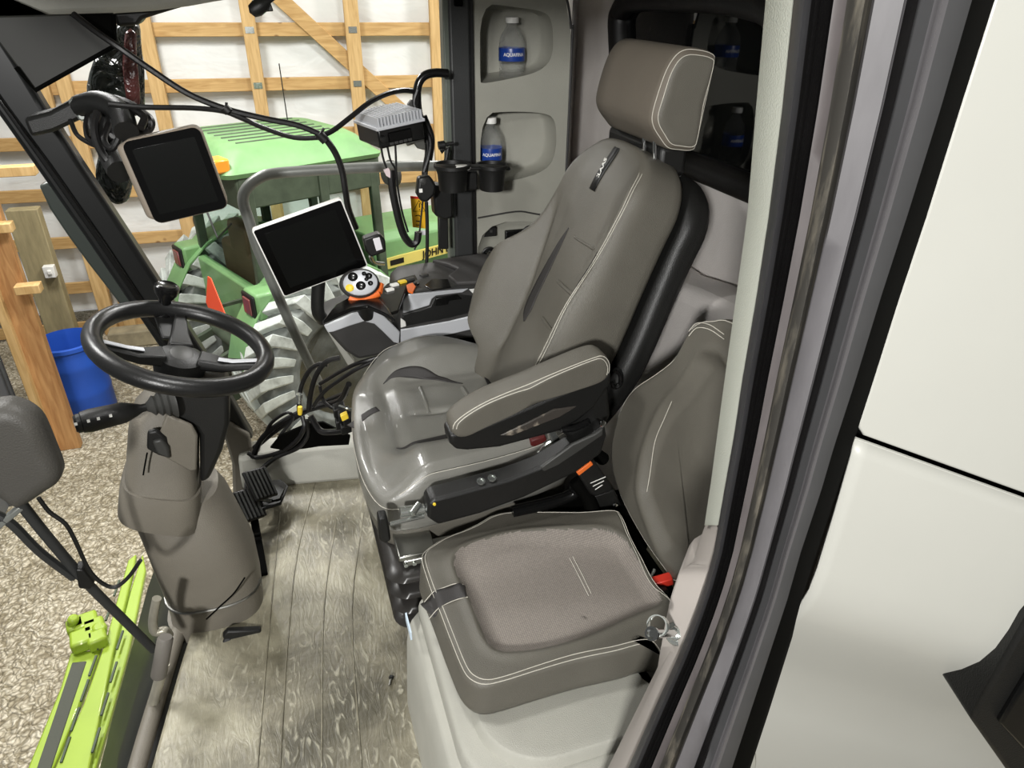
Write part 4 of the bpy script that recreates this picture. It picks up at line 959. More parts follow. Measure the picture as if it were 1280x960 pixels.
# ================================================================== PASSENGER SEAT
ps = thing('passenger_seat', 'small grey fabric passenger seat in the foreground beside the door', 'seat', (.42, 1.0, .38))
px_o = [(525, 706), (531, 690), (552, 672), (580, 660), (597, 652), (615, 642), (640, 637), (690, 637), (730, 639), (768, 640), (778, 652), (800, 690), (826, 735)]
oz = [(PZ(x, y, .46).x, PZ(x, y, .46).y) for x, y in px_o] + [(.70, .86), (.66, .80), (.60, .785)]
nb = [(820, 804), (770, 815), (720, 826), (670, 840), (630, 852), (605, 857), (588, 852), (576, 838), (560, 800), (545, 760), (532, 728)]
oz += [(PZ(x, y, .46).x, PZ(x, y, .46).y) for x, y in nb]
pc = (.44, 1.01)
inner_px = [(566, 706), (574, 692), (600, 680), (640, 668), (700, 668), (776, 664), (800, 700), (824, 736), (830, 752), (790, 766), (740, 790), (690, 806), (640, 813), (618, 810), (604, 792), (590, 752), (574, 722)]
inner = [(PZ(x, y, .47).x, PZ(x, y, .47).y) for x, y in inner_px]
inner_s = soft(inner, 2)
def pdist(x, y, poly):
    best = 9
    n = len(poly)
    for i in range(n):
        ax, ay = poly[i]; bx_, by_ = poly[(i + 1) % n]; dx, dy = bx_ - ax, by_ - ay
        t = max(0, min(1, ((x - ax) * dx + (y - ay) * dy) / (dx * dx + dy * dy + 1e-12))); best = min(best, math.hypot(x - ax - t * dx, y - ay - t * dy))
    return -best if inside((x, y), poly) else best
_c = {}
def pd_(x, y):
    k = (round(x, 4), round(y, 4))
    if k in _c: return _c[k]
    s = pdist(x, y, inner_s)
    r = -.016 * sst(.012, -.035, s) + .006 * G(s, .006, .012) + .004 * G(x, .45, .15) * sst(0, -.1, s) + .02 * G(y, 1.19, .05) * sst(.55, .3, abs(x - .45)) 
    _c[k] = r; return r
def pmf(x, y, z, top):
    return 1 if top and pdist(x, y, inner_s) < 0 else 0
def pmf_old(x, y, z, top):
    if top and x < .285 and .985 - (x - .2) * .1 > y > .925 - (x - .2) * .1 and pdist(x, y, inner_s) > .002: return 2
    if not top and z > .40 and x < .26 and .985 > y > .925 and z > .43: return 2
    return 0
pp = pad(oz, .37, .462, .018, pd_, matfn=pmf, n=220, rings=60, cen=pc, under=.02, taper=-.006)
pcs = pp.build('cushion', [M['seat'], M['fabric'], M['seatd']], ps, ang=80)
seam(pp, .006, rad=.0008).build('stitching', M['thread'], pcs); seam(pp, .014, rad=.0008, dz=.0003).build('stitching', M['thread'], pcs)
def onc(x, y): p = PZ(x, y, .452); return V((p.x, p.y, .4632 + pd_(p.x, p.y)))
for l in ([(712, 698), (724, 720), (736, 744)], [(716, 696), (728, 718), (739, 741)]):
    mb = MB(); mb.tube([onc(*p) for p in l], .0009, 5); mb.build('stitching', M['thread'], pcs)
def psf(x, y, o):
    dr = max(0, .018 - (pn_in(x, y))); return V((x, y, .462 + pd_(x, y) * sst(0, .02, pn_in(x, y)) + o - (.018 - math.sqrt(max(0, .018 ** 2 - dr ** 2)))))
oz_s = soft(oz, 1)
def pn_in(x, y): return max(0, -pdist(x, y, oz_s))
bpt = [PZ(x, y, .46) for x, y in ((533, 757), (545, 750), (560, 745), (572, 742), (582, 741))]
lens([(p.x, p.y) for p in bpt], (.024, .023, .021, .020, .020), psf, 'front_band', M['seatd'], pcs, .001)
for sg in (-1, 1):
    mb = MB(); mb.tube([psf(p.x, p.y + sg * (.024 - .001 * k), .002) for k, p in enumerate(bpt)], .0008, 5); mb.build('stitching', M['thread'], pcs)
# backrest
pb0 = V((.70, 1.2, .37)); bN = V((-.985, .0, .17)).normalized(); bU = V((.17, 0, .985)).normalized(); bA = V((0, 1, 0))
def bq(x, y): p = PP(x, y, pb0, bN) - pb0; return (p.dot(bA), p.dot(bU))
bpx = [(912, 402), (888, 400), (873, 402), (862, 410), (852, 428), (838, 450), (815, 468), (792, 484), (778, 502), (768, 528), (762, 560), (764, 590), (775, 625), (800, 672), (825, 708), (842, 728), (856, 712)]
bo2 = [bq(*p) for p in bpx]; ymin = -.33
bo2 += [(ymin + .03, .04), (ymin, .15), (ymin, .60), (ymin + .05, bo2[0][1] - .0)]
bi = [bq(*p) for p in ((905, 448), (884, 442), (874, 446), (864, 466), (848, 490), (836, 502), (824, 520), (812, 546), (802, 580), (798, 615), (806, 640), (825, 690), (838, 700))] + [(ymin + .09, .12), (ymin + .07, .5)]
bis = soft(bi, 2)
_d = {}
def bd2(a, b):
    k = (round(a, 4), round(b, 4))
    if k in _d: return _d[k]
    s = pdist(a, b, bis); r = -.022 * sst(.014, -.03, s) + .004 * G(s, .008, .012); _d[k] = r; return r
cx_, cy_ = sum(p[0] for p in bo2) / len(bo2), sum(p[1] for p in bo2) / len(bo2)
bMx = lambda p: pb0 + bA * p.x + bU * p.y + bN * (p.z)
def bmf(a, b, z, top): return 0
pbk = pad(bo2, -.075, .0, .016, bd2, matfn=bmf, n=200, rings=50, Mx=bMx, cen=(cx_, cy_), under=.015)
pk = pbk.build('backrest', [M['seat'], mat('passenger_back_centre', rgb(116, 114, 104), .6, bump=.5, bscale=600, mott=.05)], ps, ang=80)
seam(pbk, .003, rad=.0012).build('stitching', M['thread'], pk)
def lon(x, y, o=.002):
    a, b = bq(x, y); return bMx(V((a, b, bd2(a, b) + o)))
mb = MB(); mb.tube([lon(*p) for p in ((838, 502), (826, 524), (814, 552), (806, 590), (803, 615))], .0009, 5); mb.build('stitching', M['thread'], pk)
for off in (0, 6):
    mb = MB(); mb.tube([lon(x, y + off) for x, y in ((862, 414), (872, 404), (888, 406), (906, 418))], .001, 5); mb.build('stitching', M['thread'], pk)
mb = MB(); sh2 = pad([(a, b - .01) for a, b in bo2], -.12, -.07, .02, n=90, rings=4, Mx=bMx, cen=(cx_, cy_)); sh2.build('back_shell', M['blackp'], ps, ang=60)
# dark hinge area between the cushion and the backrest
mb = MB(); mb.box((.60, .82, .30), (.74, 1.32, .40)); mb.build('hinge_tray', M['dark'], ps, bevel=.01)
bb = thing('seat_belt_buckle', 'red and black belt buckle lying in the gap behind the passenger cushion', 'belt buckle', PZ(828, 728, .42))
mb = MB(); mb.obox(PZ(828, 726, .44), (.022, -.004, .006), (.004, .012, 0), (-.003, 0, .010)); mb.build('button', M['red'], bb, bevel=.003)
mb = MB(); mb.tube([PZ(818, 712, .44), PZ(808, 735, .43)], .004, 6, 1); mb.build('latch_plate', M['galv'], bb)
mb = MB(); mb.obox(PZ(822, 738, .425), (.018, 0, 0), (0, .018, 0), (0, 0, .012)); mb.build('body', M['blackp'], bb, bevel=.004)
# operator belt buckle with orange top, standing between the seats
b2 = thing('lap_belt_buckle', 'black belt buckle with orange edge standing between the two seats', 'belt buckle', PY(748, 640, 1.26))
mb = MB(); mb.prism([PY(x, y, 1.26) for x, y in ((721, 591), (738, 577), (745, 578), (764, 606), (766, 614), (744, 622), (738, 618))], (0, .03, 0)); by_ = mb.build('body', M['blackp'], b2, bevel=.006)
mb = MB(); mb.prism([PY(x, y, 1.256) for x, y in ((721, 591), (739, 577), (742, 581), (724, 595))], (0, .02, 0)); mb.build('button', M['orange'], b2, bevel=.002)
text_mb('PRESS', .010, PY(746, 603, 1.254), PY(760, 596, 1.254) - PY(746, 603, 1.254), PY(742, 596, 1.254) - PY(746, 603, 1.254), .0002).build('lettering', M['white'], by_) if False else None
mb = MB()
for k in range(3):
    a = PY(738 + k * 3, 604 + k * 4, 1.2585); b = PY(757 - k * 2, 596 + k * 5, 1.2585); mb.tube([a, b], .0012, 5, 1)
mb.build('printed_lines', M['white'], by_)
mb = MB(); mb.prism([PY(x, y, 1.27) for x, y in ((742, 620), (768, 612), (782, 640), (772, 650), (755, 648))], (0, .025, 0)); mb.build('stalk', M['blackp'], b2, bevel=.006)
MB().lathe(PY(769, 632, 1.265), (0, -1, 0), [(.008, 0), (.007, .004), (.001, .005)], 14).build('anchor_bolt', M['chrome'], b2)
# black works between the seats
mb = MB(); mb.box((.55, 1.24, .0), (.80, 1.34, .44)); mb.tube([PY(718, 600, 1.30), PY(735, 622, 1.28), PY(742, 645, 1.26)], .02, 8); mb.tube([PY(700, 570, 1.33), PY(730, 560, 1.33), PY(756, 575, 1.33)], .018, 8); mb.build('seat_linkage', M['dark'], os_, bevel=.006)

# ================================================================== LIGHT GREY BOX UNDER THE PASSENGER SEAT
sbx = thing('seat_box', 'light grey moulded storage box carrying the passenger seat', 'storage box', (.5, 1.0, 0))
bl = [PZ(x, y, .36) for x, y in ((508, 768), (512, 756), (524, 748))] 
def ring_box(grow, z, nearc=.15):
    x0_, x1_, y0_, y1_ = .165 - grow, .74, .672 - grow, 1.235
    o = []; r = nearc
    for k in range(9): a = math.radians(180 + 90 * k / 8); o.append(V((x0_ + r + r * math.cos(a), y0_ + r + r * math.sin(a), z)))
    o += [V((x1_, y0_, z)), V((x1_, y1_, z)), V((x0_ + .03, y1_, z)), V((x0_, y1_ - .03, z))]
    return o
mb = MB(); mb.loft([ring_box(.035, -.02), ring_box(.032, .05), ring_box(.022, .22), ring_box(.014, .268), ring_box(.006, .285), ring_box(-.004, .29)], caps=True)
mb.build('box_body', M['lgrey'], sbx, bevel=.006, seg=3)
mb = MB(); mb.loft([ring_box(-.012, .28), ring_box(-.012, .325), ring_box(-.016, .337), ring_box(-.024, .342)]); mb.build('box_lid', M['lgrey'], sbx, bevel=.004, seg=3, ang=50)
mb = MB(); mb.loft([ring_box(-.05, .335, .13), ring_box(-.055, .362, .13), ring_box(-.06, .368, .125), ring_box(-.075, .37, .12)]); mb.build('seat_plinth', M['lgrey'], sbx, bevel=.004, seg=3, ang=50)
p = PZ(695, 912, .345); mb = MB()
a = PZ(670, 922, .345); b = PZ(722, 907, .345); d = (b - a); nn = V((-d.y, d.x, 0)).normalized()
mb.obox((a + b) / 2, d / 2, nn * .006, (0, 0, .003)); sl = mb.build('latch_slot', M['blackp'], sbx, bevel=.002)
mb = MB(); mb.obox(a + d * .14 + V((0, 0, .003)), d * .12, nn * .004, (0, 0, .003)); mb.build('latch_tab', M['steel'], sl, bevel=.001)
a = PZ(514, 782, .33); mb = MB(); mb.obox(a + V((-.006, 0, 0)), (.002, 0, 0), (0, .03, 0), (0, 0, .012)); mb.build('sticker', mat('pale_blue_sticker', rgb(196, 212, 226), .5), sbx)
# bolt left lying on the floor mat
bo_ = thing('loose_bolt', 'small steel bolt lying on the floor mat in front of the grey storage box', 'bolt', PZ(489, 848, .006))
c = PZ(489, 848, .006); mb = MB(); mb.cyl(c, c + V((-.008, -.02, 0)), .003, n=8); mb.build('shank', M['steel'], bo_)
MB().lathe(c, (.3, .9, .1), [(.007, 0), (.007, .006), (.001, .007)], 6).build('head', M['blackp'], bo_)
# ================================================================== STEERING COLUMN
st_ = thing('steering_column', 'taupe steering column with black steering wheel and spinner knob rising from the cab floor', 'steering column', (-.35, 1.6, 0))
def ovl(c, a, b, z_or, n=28, e=2.6, ux=V((1, 0, 0)), uy=V((0, 1, 0)), rot=0):
    out = []
    for k in range(n):
        t = 2 * math.pi * k / n + rot; ct, st = math.cos(t), math.sin(t)
        x = a * math.copysign(abs(ct) ** (2 / e), ct); y = b * math.copysign(abs(st) ** (2 / e), st)
        out.append(V(c) + ux * x + uy * y)
    return out
def ctr(x, y, Y_): return PY(x, y, Y_)
# lower pedestal: leaning from its foot to the waist
ax_l = V((1, -.12, 0)).normalized(); ay_l = V((.12, 1, 0)).normalized()
tiltx = V((.98, 0, .20)).normalized()
S = []
for (lx, ly, rx, ry, dep, Yc) in ((214, 800, 330, 785, .10, 1.66), (212, 772, 330, 758, .112, 1.665), (206, 752, 326, 726, .112, 1.67), (190, 712, 318, 690, .12, 1.68), (176, 676, 300, 656, .118, 1.695), (162, 645, 284, 626, .11, 1.71), (158, 632, 272, 612, .10, 1.715)):
    a = PY(lx, ly, Yc); b = PY(rx, ry, Yc); c = (a + b) / 2; h = (b - a); w = h.length / 2; u = h.normalized()
    S.append([c + V((0, .045, 0)) + u * p.x * w + V((0, 1, .05)).normalized() * p.y * dep for p in [V((math.copysign(abs(math.cos(t)) ** .72, math.cos(t)), math.copysign(abs(math.sin(t)) ** .72, math.sin(t)), 0)) for t in [2 * math.pi * k / 36 for k in range(36)]]])
base_z = [V((p.x, p.y, -.002)) for p in S[0]]
mb = MB(); mb.loft([base_z] + S); mb.build('pedestal', M['column'], st_, ang=60)
mb = MB(); a = S[2]; 
ringp = [p + (p - (sum(S[1], V((0, 0, 0))) / 36)).normalized() * .002 for p in S[2]]; mb.tube(ringp[18:], .004, 6, 1); mb.build('seam', M['steel'], st_)
mb = MB(); mb.tube([PY(258, 774, 1.585), PY(275, 758, 1.58), PY(292, 742, 1.58), PY(306, 722, 1.59)], .0022, 6); mb.build('seam', M['dark'], st_)
# upper shroud
S2 = []
for (lx, ly, rx, ry, dep, Yc) in ((148, 630, 250, 646, .088, 1.70), (150, 604, 252, 618, .092, 1.705), (154, 590, 252, 600, .092, 1.71), (156, 560, 252, 580, .088, 1.72), (158, 530, 252, 552, .085, 1.73), (164, 508, 252, 528, .082, 1.74), (176, 496, 250, 510, .075, 1.745), (196, 486, 246, 496, .06, 1.75)):
    a = PY(lx, ly, Yc); b = PY(rx, ry, Yc); c = (a + b) / 2; h = (b - a); w = h.length / 2; u = h.normalized()
    S2.append([c + u * p.x * w + V((0, 1, .12)).normalized() * p.y * dep for p in [V((math.copysign(abs(math.cos(t)) ** .6, math.cos(t)), math.copysign(abs(math.sin(t)) ** .6, math.sin(t)), 0)) for t in [2 * math.pi * k / 36 for k in range(36)]]])
mb = MB(); mb.loft(S2[:3] + [S2[2]]); mb.build('shroud_collar', M['column'], st_, ang=60)
mb = MB(); mb.loft([[q_ * .94 + (sum(s, V((0, 0, 0))) / 36) * .06 for q_ in s] for s in S2[2:]]); mb.build('shroud', M['column'], st_, ang=60)
mb = MB(); mb.prism([PY(x, y, 1.66) for x, y in ((206, 486), (240, 484), (286, 492), (287, 530), (278, 565), (262, 600), (250, 606), (249, 545), (243, 536), (206, 516))], (0, .13, 0)); mb.build('side_cover', M['blackp'], st_, bevel=.015, seg=3)
mb = MB(); mb.prism([PY(x, y, 1.64) for x, y in ((208, 518), (240, 532), (247, 545), (246, 588), (238, 590), (205, 572), (200, 540))], (0, .012, 0)); mb.build('front_plate', M['column'], st_, bevel=.005)
# recessed finger pull on the front
mb = MB(); mb.prism([PY(x, y, 1.633) for x, y in ((184, 540), (196, 538), (208, 548), (213, 574), (198, 570), (183, 562))], (0, .015, 0)); mb.build('pull_recess', M['blackp'], st_, bevel=.006)
mb = MB(); mb.prism([PY(x, y, 1.626) for x, y in ((190, 552), (202, 549), (211, 560), (213, 575), (196, 568))], (0, .015, 0)); mb.build('pull_tab', M['greyclip'], st_, bevel=.006)
mb = MB(); mb.tube([PY(184, 566, 1.625), PY(181, 582, 1.62), PY(179, 594, 1.612)], .0022, 6); mb.build('seam', M['dark'], st_)
# wheel
WC = PY(229, 432, 1.75); wn = V((.33, -.05, .94)).normalized(); w1_ = V((1, 0, -.33 / .94)).normalized(); w2_ = wn.cross(w1_).normalized(); RW = .196
ringp = [WC + (w1_ * math.cos(t) + w2_ * math.sin(t)) * RW for t in [2 * math.pi * k / 48 for k in range(48)]]
mb = MB(); mb.tube(ringp, .0225, 14, 1, closed=True); rim = mb.build('wheel_rim', mat('wheel_black', rgb(26, 26, 26), .34, bump=.2, bscale=300), st_)
hubc = WC - wn * .045
MB().lathe(hubc - wn * .03, wn, [(.058, 0), (.062, .02), (.055, .045), (.035, .055), (.001, .057)], 28, sx=1.1).build('hub', M['blackp'], st_)
MB().lathe(hubc + wn * .012, wn, [(.03, 0), (.03, .012), (.022, .016), (.001, .017)], 24, sx=1.3).build('hub_cap', M['greyclip'], st_)
for ang, nm in ((-6, 0), (198, 1), (96, 2)):
    t = math.radians(ang); dr = w1_ * math.cos(t) + w2_ * math.sin(t); sd = wn.cross(dr); secs = []
    for r, w, th, dz in ((.04, .034, .014, -.03), (.10, .026, .011, -.03), (.16, .018, .009, -.014), (.205, .015, .008, .0)):
        c = WC + dr * r + wn * dz; secs.append([c - sd * w - wn * th, c + sd * w - wn * th, c + sd * w * .8 + wn * th, c - sd * w * .8 + wn * th])
    mb = MB(); mb.loft(secs); sp = mb.build('wheel_spoke', M['blackp'], st_, bevel=.004)
    if nm == 2: continue
    mb = MB(); secs = []
    for r, w, dz in ((.085, .006, -.017), (.12, .008, -.013), (.175, .006, .003)):
        c = WC + dr * r + wn * (dz) ; secs.append([c - sd * (w + .006), c - sd * (w - .010) , c - sd * (w - .010) + wn * .003, c - sd * (w + .006) + wn * .003])
    mb.loft(secs); mb.build('spoke_trim', M['silver'], sp, bevel=.001)
# spinner knob at the far side
kb = WC + (w1_ * math.cos(math.radians(113)) + w2_ * math.sin(math.radians(113))) * (RW + .0)
kb = WC + (PY(205, 390, 1.93) - WC).normalized() * RW
mb = MB(); mb.lathe(kb - wn * .01, wn, [(.022, 0), (.022, .02), (.015, .03), (.017, .045), (.028, .062), (.031, .075), (.030, .083), (.024, .088), (.020, .085), (.001, .084)], 26); mb.build('spinner_knob', M['blackg'], st_)
mb = MB(); mb.beam(kb - wn * .012, kb - wn * .012 + (WC - kb).normalized() * .10 - wn * .02, .045, .012, upv=wn); mb.build('spinner_clamp', M['blackp'], st_, bevel=.004)
# stalk with bellows boot
r0 = PY(212, 502, 1.66); r1_ = PY(95, 530, 1.60); d = (r1_ - r0).normalized(); L0 = (r1_ - r0).length
mb = MB(); pr = [(.042, .0)]
for k in range(4): pr += [(.040 - .005 * k, .004 + .014 * k), (.031 - .005 * k, .012 + .014 * k)]
pr += [(.010, .062), (.001, .063)]
mb.lathe(r0 - d * .01, d, pr, 26); stk = mb.build('stalk_boot', M['greyclip'], st_, ang=70)
mb = MB(); mb.lathe(r0, d, [(.009, .045), (.010, .062), (.017, .078), (.025, .10), (.027, L0 - .03), (.025, L0 - .012), (.022, L0 - .010), (.022, L0 - .002), (.018, L0 + .003), (.001, L0 + .003)], 22); sk_ = mb.build('stalk_lever', M['blackp'], st_)
vo = (CAM - (r0 + r1_) / 2); vo = (vo - d * vo.dot(d)).normalized(); sdv = d.cross(vo)
for k, t in enumerate((.13, .155, .175, .20)):
    c = r0 + d * t + vo * .0268; mb = MB(); mb.obox(c, d * .003, sdv * .0035, vo * .0006); mb.build('printed_symbol', M['white'], sk_)
c = r0 + d * (L0 + .003); mb = MB(); mb.obox(c + d * .0003, sdv * .007, vo * .005, d * .0006); mb.build('printed_symbol', M['white'], sk_, bevel=.001)
# foot latch pedal at the base
mb = MB(); mb.prism([PY(x, y, 1.55) for x, y in ((278, 796), (284, 790), (326, 788), (328, 800), (300, 806), (284, 808))], (0, .02, 0)); mb.cyl(PY(284, 802, 1.545), PY(284, 802, 1.57), .012, n=14); mb.build('tilt_pedal', M['blackp'], st_, bevel=.004)
# ------------------------------------------------------------------ pedals
def brake(cx, cy, Yd, lab, w=.045, h=.055):
    c = PY(cx, cy, Yd); t = thing('brake_pedal', lab, 'pedal', c - V((0, 0, .1)))
    n = V((.55, -.45, .70)).normalized(); u = V((-.35, .75, .55)); u = (u - n * u.dot(n)).normalized(); s = u.cross(n)
    mb = MB(); mb.obox(c, s * w, u * h, n * .007); pdl = mb.build('pad', M['rubber'], t, bevel=.005)
    for k in range(6):
        mb = MB(); mb.obox(c + s * w * (-.8 + .32 * k) + n * .009, s * .0035, u * h * .9, n * .003); mb.build('grip_rib', M['greyclip'], pdl, bevel=.001)
    mb = MB(); mb.tube([c - n * .01, c - n * .04 - u * .03, c - n * .05 - u * .09 + V((0, 0, -.01))], .009, 8); mb.build('arm', M['blackp'], t)
    return t
brake(308, 632, 2.00, 'ribbed black brake pedal nearer the steering column')
brake(325, 605, 2.07, 'ribbed black brake pedal nearer the side window')
ac = thing('accelerator_pedal', 'flat black square pedal on the floor beyond the brake pedals', 'pedal', PZ(343, 615, .03))
mb = MB(); mb.prism([PZ(x, y, .05) for x, y in ((326, 640), (352, 632), (361, 610), (352, 602), (330, 604))], (0, 0, .012)); mb.build('pad', M['blackp'], ac, bevel=.005)
mb = MB(); mb.prism([PZ(x, y, .064) for x, y in ((334, 628), (350, 624), (355, 612), (346, 606), (336, 610))], (0, 0, .003)); mb.build('tread', M['greyclip'], ac, bevel=.002)
mb = MB(); mb.tube([PZ(326, 624, .08), PZ(340, 626, .075)], .007, 8, 1); mb.build('pivot_pin', M['galv'], ac)
mb = MB(); mb.beam(PZ(300, 672, .06), PZ(326, 668, .06), .014, .01); mb.beam(PZ(300, 660, .08), PZ(318, 690, .02), .02, .02); mb.beam(PZ(318, 650, .05), PZ(330, 720, .0), .025, .02)
tag(mb.build('pedal_bracket', M['dark'], bevel=.004), 'black bracket under the brake pedals beside the steering column', 'bracket')

# ================================================================== CONSOLE RIGHT OF THE DRIVER SEAT
cs_ = thing('armrest_console', 'dark grey and silver control console between driver seat and side window', 'console', (.45, 2.2, .40))
CY = 2.06
K = lambda x, y, o=0: PY(x, y, CY + o)
fr = [K(*p) for p in ((402, 406), (420, 398), (448, 388), (468, 388), (483, 400), (498, 426), (500, 437), (470, 446), (448, 450), (432, 440), (418, 425))]
mb = MB(); mb.prism(fr, (0, .17, 0)); mb.build('front_body', M['cond'], cs_, bevel=.012, seg=3)
rb_ = [K(*p) for p in ((500, 437), (499, 400), (500, 368), (512, 358), (560, 352), (640, 352), (650, 415), (620, 420), (560, 426))]
mb = MB(); mb.prism(rb_, (0, .20, 0)); mb.build('rear_body', M['cond'], cs_, bevel=.012, seg=3)
mb = MB(); mb.prism([K(*p, -.004) for p in ((405, 407), (440, 392), (458, 388), (476, 392), (488, 403), (500, 415), (499, 430), (492, 428), (478, 414), (468, 405), (455, 402), (436, 408), (417, 415), (410, 416))], (0, .008, 0)); mb.build('silver_band', M['silver'], cs_, bevel=.003)
mb = MB(); mb.prism([K(*p, -.004) for p in ((501, 412), (520, 409), (560, 402), (585, 396), (598, 372), (590, 366), (586, 362), (622, 357), (640, 356), (640, 366), (618, 380), (600, 400), (590, 412), (560, 419), (501, 429))], (0, .008, 0)); mb.build('silver_band', M['silver'], cs_, bevel=.003)
mb = MB(); mb.prism([K(*p, -.005) for p in ((504, 392), (504, 376), (510, 368), (560, 363), (586, 361), (578, 366), (545, 370), (540, 374), (537, 382), (530, 384))], (0, .01, 0)); mb.build('silver_lid_trim', M['silver'], cs_, bevel=.003)
mb = MB(); mb.prism([K(*p, -.002) for p in ((503, 393), (530, 386), (538, 383), (543, 372), (575, 368), (594, 370), (585, 392), (560, 398), (503, 409))], (0, .006, 0)); pk_ = mb.build('pocket', M['blackp'], cs_, bevel=.003)
mb = MB(); mb.prism([K(*p, -.006) for p in ((545, 373), (572, 368), (578, 374), (562, 376), (560, 381), (543, 383))], (0, .006, 0)); mb.build('pocket_catch', M['blackg'], pk_, bevel=.002)
mb = MB(); mb.prism([K(*p, -.007) for p in ((587, 362), (606, 359), (601, 367), (592, 368))], (0, .006, 0)); mb.build('lid_catch', M['white'], cs_, bevel=.002)
mb = MB(); mb.prism([K(*p, -.006) for p in ((501, 398), (507, 402), (508, 408), (501, 410))], (0, .006, 0)); mb.build('corner_cap', M['white'], cs_, bevel=.002)
# tops
tz = K(560, 356).z + .004
mb = MB(); mb.prism([PZ(x, y, tz) for x, y in ((560, 350), (572, 340), (560, 335), (540, 330), (600, 322), (632, 325), (655, 330), (655, 354), (620, 356), (570, 358))], (0, 0, .016)); mb.build('arm_pad', M['seatd'], cs_, bevel=.006, seg=3)
mb = MB(); mb.prism([PZ(x, y, tz) for x, y in ((508, 360), (520, 352), (545, 347), (566, 346), (572, 358), (560, 362), (530, 364), (512, 368))], (0, 0, .006)); sp_ = mb.build('switch_panel', M['greyclip'], cs_, bevel=.003)
mb = MB(); mb.prism([PZ(x, y, tz + .008) for x, y in ((510, 366), (508, 358), (516, 355), (520, 360), (516, 368))], (0, 0, .006)); mb.build('orange_switch', M['orange'], sp_, bevel=.002)
mb = MB(); mb.lathe(PZ(521, 356, tz + .01), (0, 0, 1), [(.008, 0), (.008, .006), (.001, .008)], 14); mb.build('push_button', M['blackg'], sp_)
mb = MB(); mb.prism([PZ(x, y, tz + .006) for x, y in ((530, 358), (540, 350), (560, 350), (564, 360), (540, 364))], (0, 0, .004)); mb.build('gloss_display', M['blackg'], sp_, bevel=.002)
mb = MB(); mb.prism([PZ(x, y, tz - .005) for x, y in ((470, 372), (484, 358), (505, 350), (545, 340), (560, 346), (510, 358), (498, 392), (485, 396))], (0, 0, .01)); tr_ = mb.build('control_tray', M['blackg'], cs_, bevel=.003)
for x, y in ((493, 356), (503, 352), (487, 362), (513, 349), (530, 344)):
    mb = MB(); c = PZ(x, y, tz + .008); mb.obox(c, (.012, .004, 0), (-.003, .008, 0), (0, 0, .004)); mb.build('rocker_switch', M['white'] if x in (493, 487) else M['yellow'] if x == 503 else M['greyclip'], tr_, bevel=.002)
mb = MB(); mb.prism([PZ(x, y, tz - .002) for x, y in ((404, 406), (420, 385), (440, 374), (470, 372), (486, 390), (494, 404), (480, 396), (460, 387), (440, 390))], (0, 0, .012)); mb.build('front_cover', M['blackg'], cs_, bevel=.004)
# bits under the console
mb = MB(); mb.box((.36, 2.12, .46), (.80, 2.2, .56)); mb.build('carrier', M['dark'], cs_, bevel=.01)
for x, y in ((573, 432), (582, 433), (591, 430), (610, 430), (622, 428)):
    MB().lathe(PY(x, y, 2.09), (0, -1, 0), [(.006, 0), (.006, .006), (.001, .008)], 10).build('bolt', M['galv'], cs_)
mb = MB(); mb.tube([PY(625, 425, 2.0), PY(640, 440, 1.98), PY(638, 455, 1.95)], .022, 10); mb.build('hose_elbow', M['blackg'], cs_)
# front support leg of console: pale side strip
mb = MB(); mb.prism([PY(x, y, 2.16) for x, y in ((404, 406), (412, 408), (428, 432), (444, 452), (438, 462), (420, 432))], (0, .02, 0)); mb.build('edge_strip', M['lgrey'], cs_, bevel=.004)
# multifunction grip
gp = thing('control_grip', 'multifunction joystick grip with silver keypad face and orange collar on the console', 'joystick', PY(455, 380, 2.04))
gc = PY(449, 354, 2.0); gn = (CAM - gc).normalized(); gn = (gn + V((-.05, 0, .1))).normalized(); gx = V((math.cos(.32), 0, math.sin(.32))); gx = (V((1, -.3, .12)) - gn * gn.dot(V((1, -.3, .12)))).normalized(); gy = gn.cross(gx)
mb = MB(); mb.loft([[gc + gx * p.x * a + gy * p.y * b + gn * z for p in [V((math.cos(t), math.sin(t), 0)) for t in [2 * math.pi * k / 28 for k in range(28)]]] for a, b, z in ((.030, .024, -.08), (.050, .036, -.06), (.058, .044, -.03), (.058, .044, -.005), (.052, .038, .004), (.045, .032, .006))]); g_ = mb.build('grip_body', M['seatd'], gp, ang=70)
mb = MB(); mb.loft([[gc + gx * (p.x * a + .004) + gy * p.y * b + gn * z for p in [V((math.cos(t), math.sin(t), 0)) for t in [2 * math.pi * k / 28 for k in range(28)]]] for a, b, z in ((.050, .037, .003), (.050, .037, .008), (.047, .034, .011))]); fc_ = mb.build('keypad_face', M['silver'], gp, ang=70)
for x, y, r, m in ((441, 346, .013, 'blackg'), (451, 357, .013, 'blackg'), (437, 360, .011, 'yellow'), (461, 345, .009, 'blackg'), (463, 354, .007, 'blackg'), (455, 342, .006, 'blackg'), (458, 349, .0055, 'blackg')):
    c = PP(x, y, gc + gn * .011, gn); MB().lathe(c, gn, [(r, -.002), (r, .002), (r * .7, .0035), (r * .4, .002), (.001, .002)], 18, sx=1.1).build('keypad_button', M[m], fc_)
mb = MB(); a = PY(437, 372, 2.0); b = PY(473, 366, 2.0); mb.tube([a, PY(452, 377, 1.99), b], .013, 10); mb.tube([b, PY(475, 355, 2.02)], .012, 8, 1); mb.build('orange_collar', M['orange'], gp)
mb = MB(); mb.cyl(PY(452, 372, 2.04), PY(458, 392, 2.08), .02, .03); mb.build('stem', M['blackp'], gp)

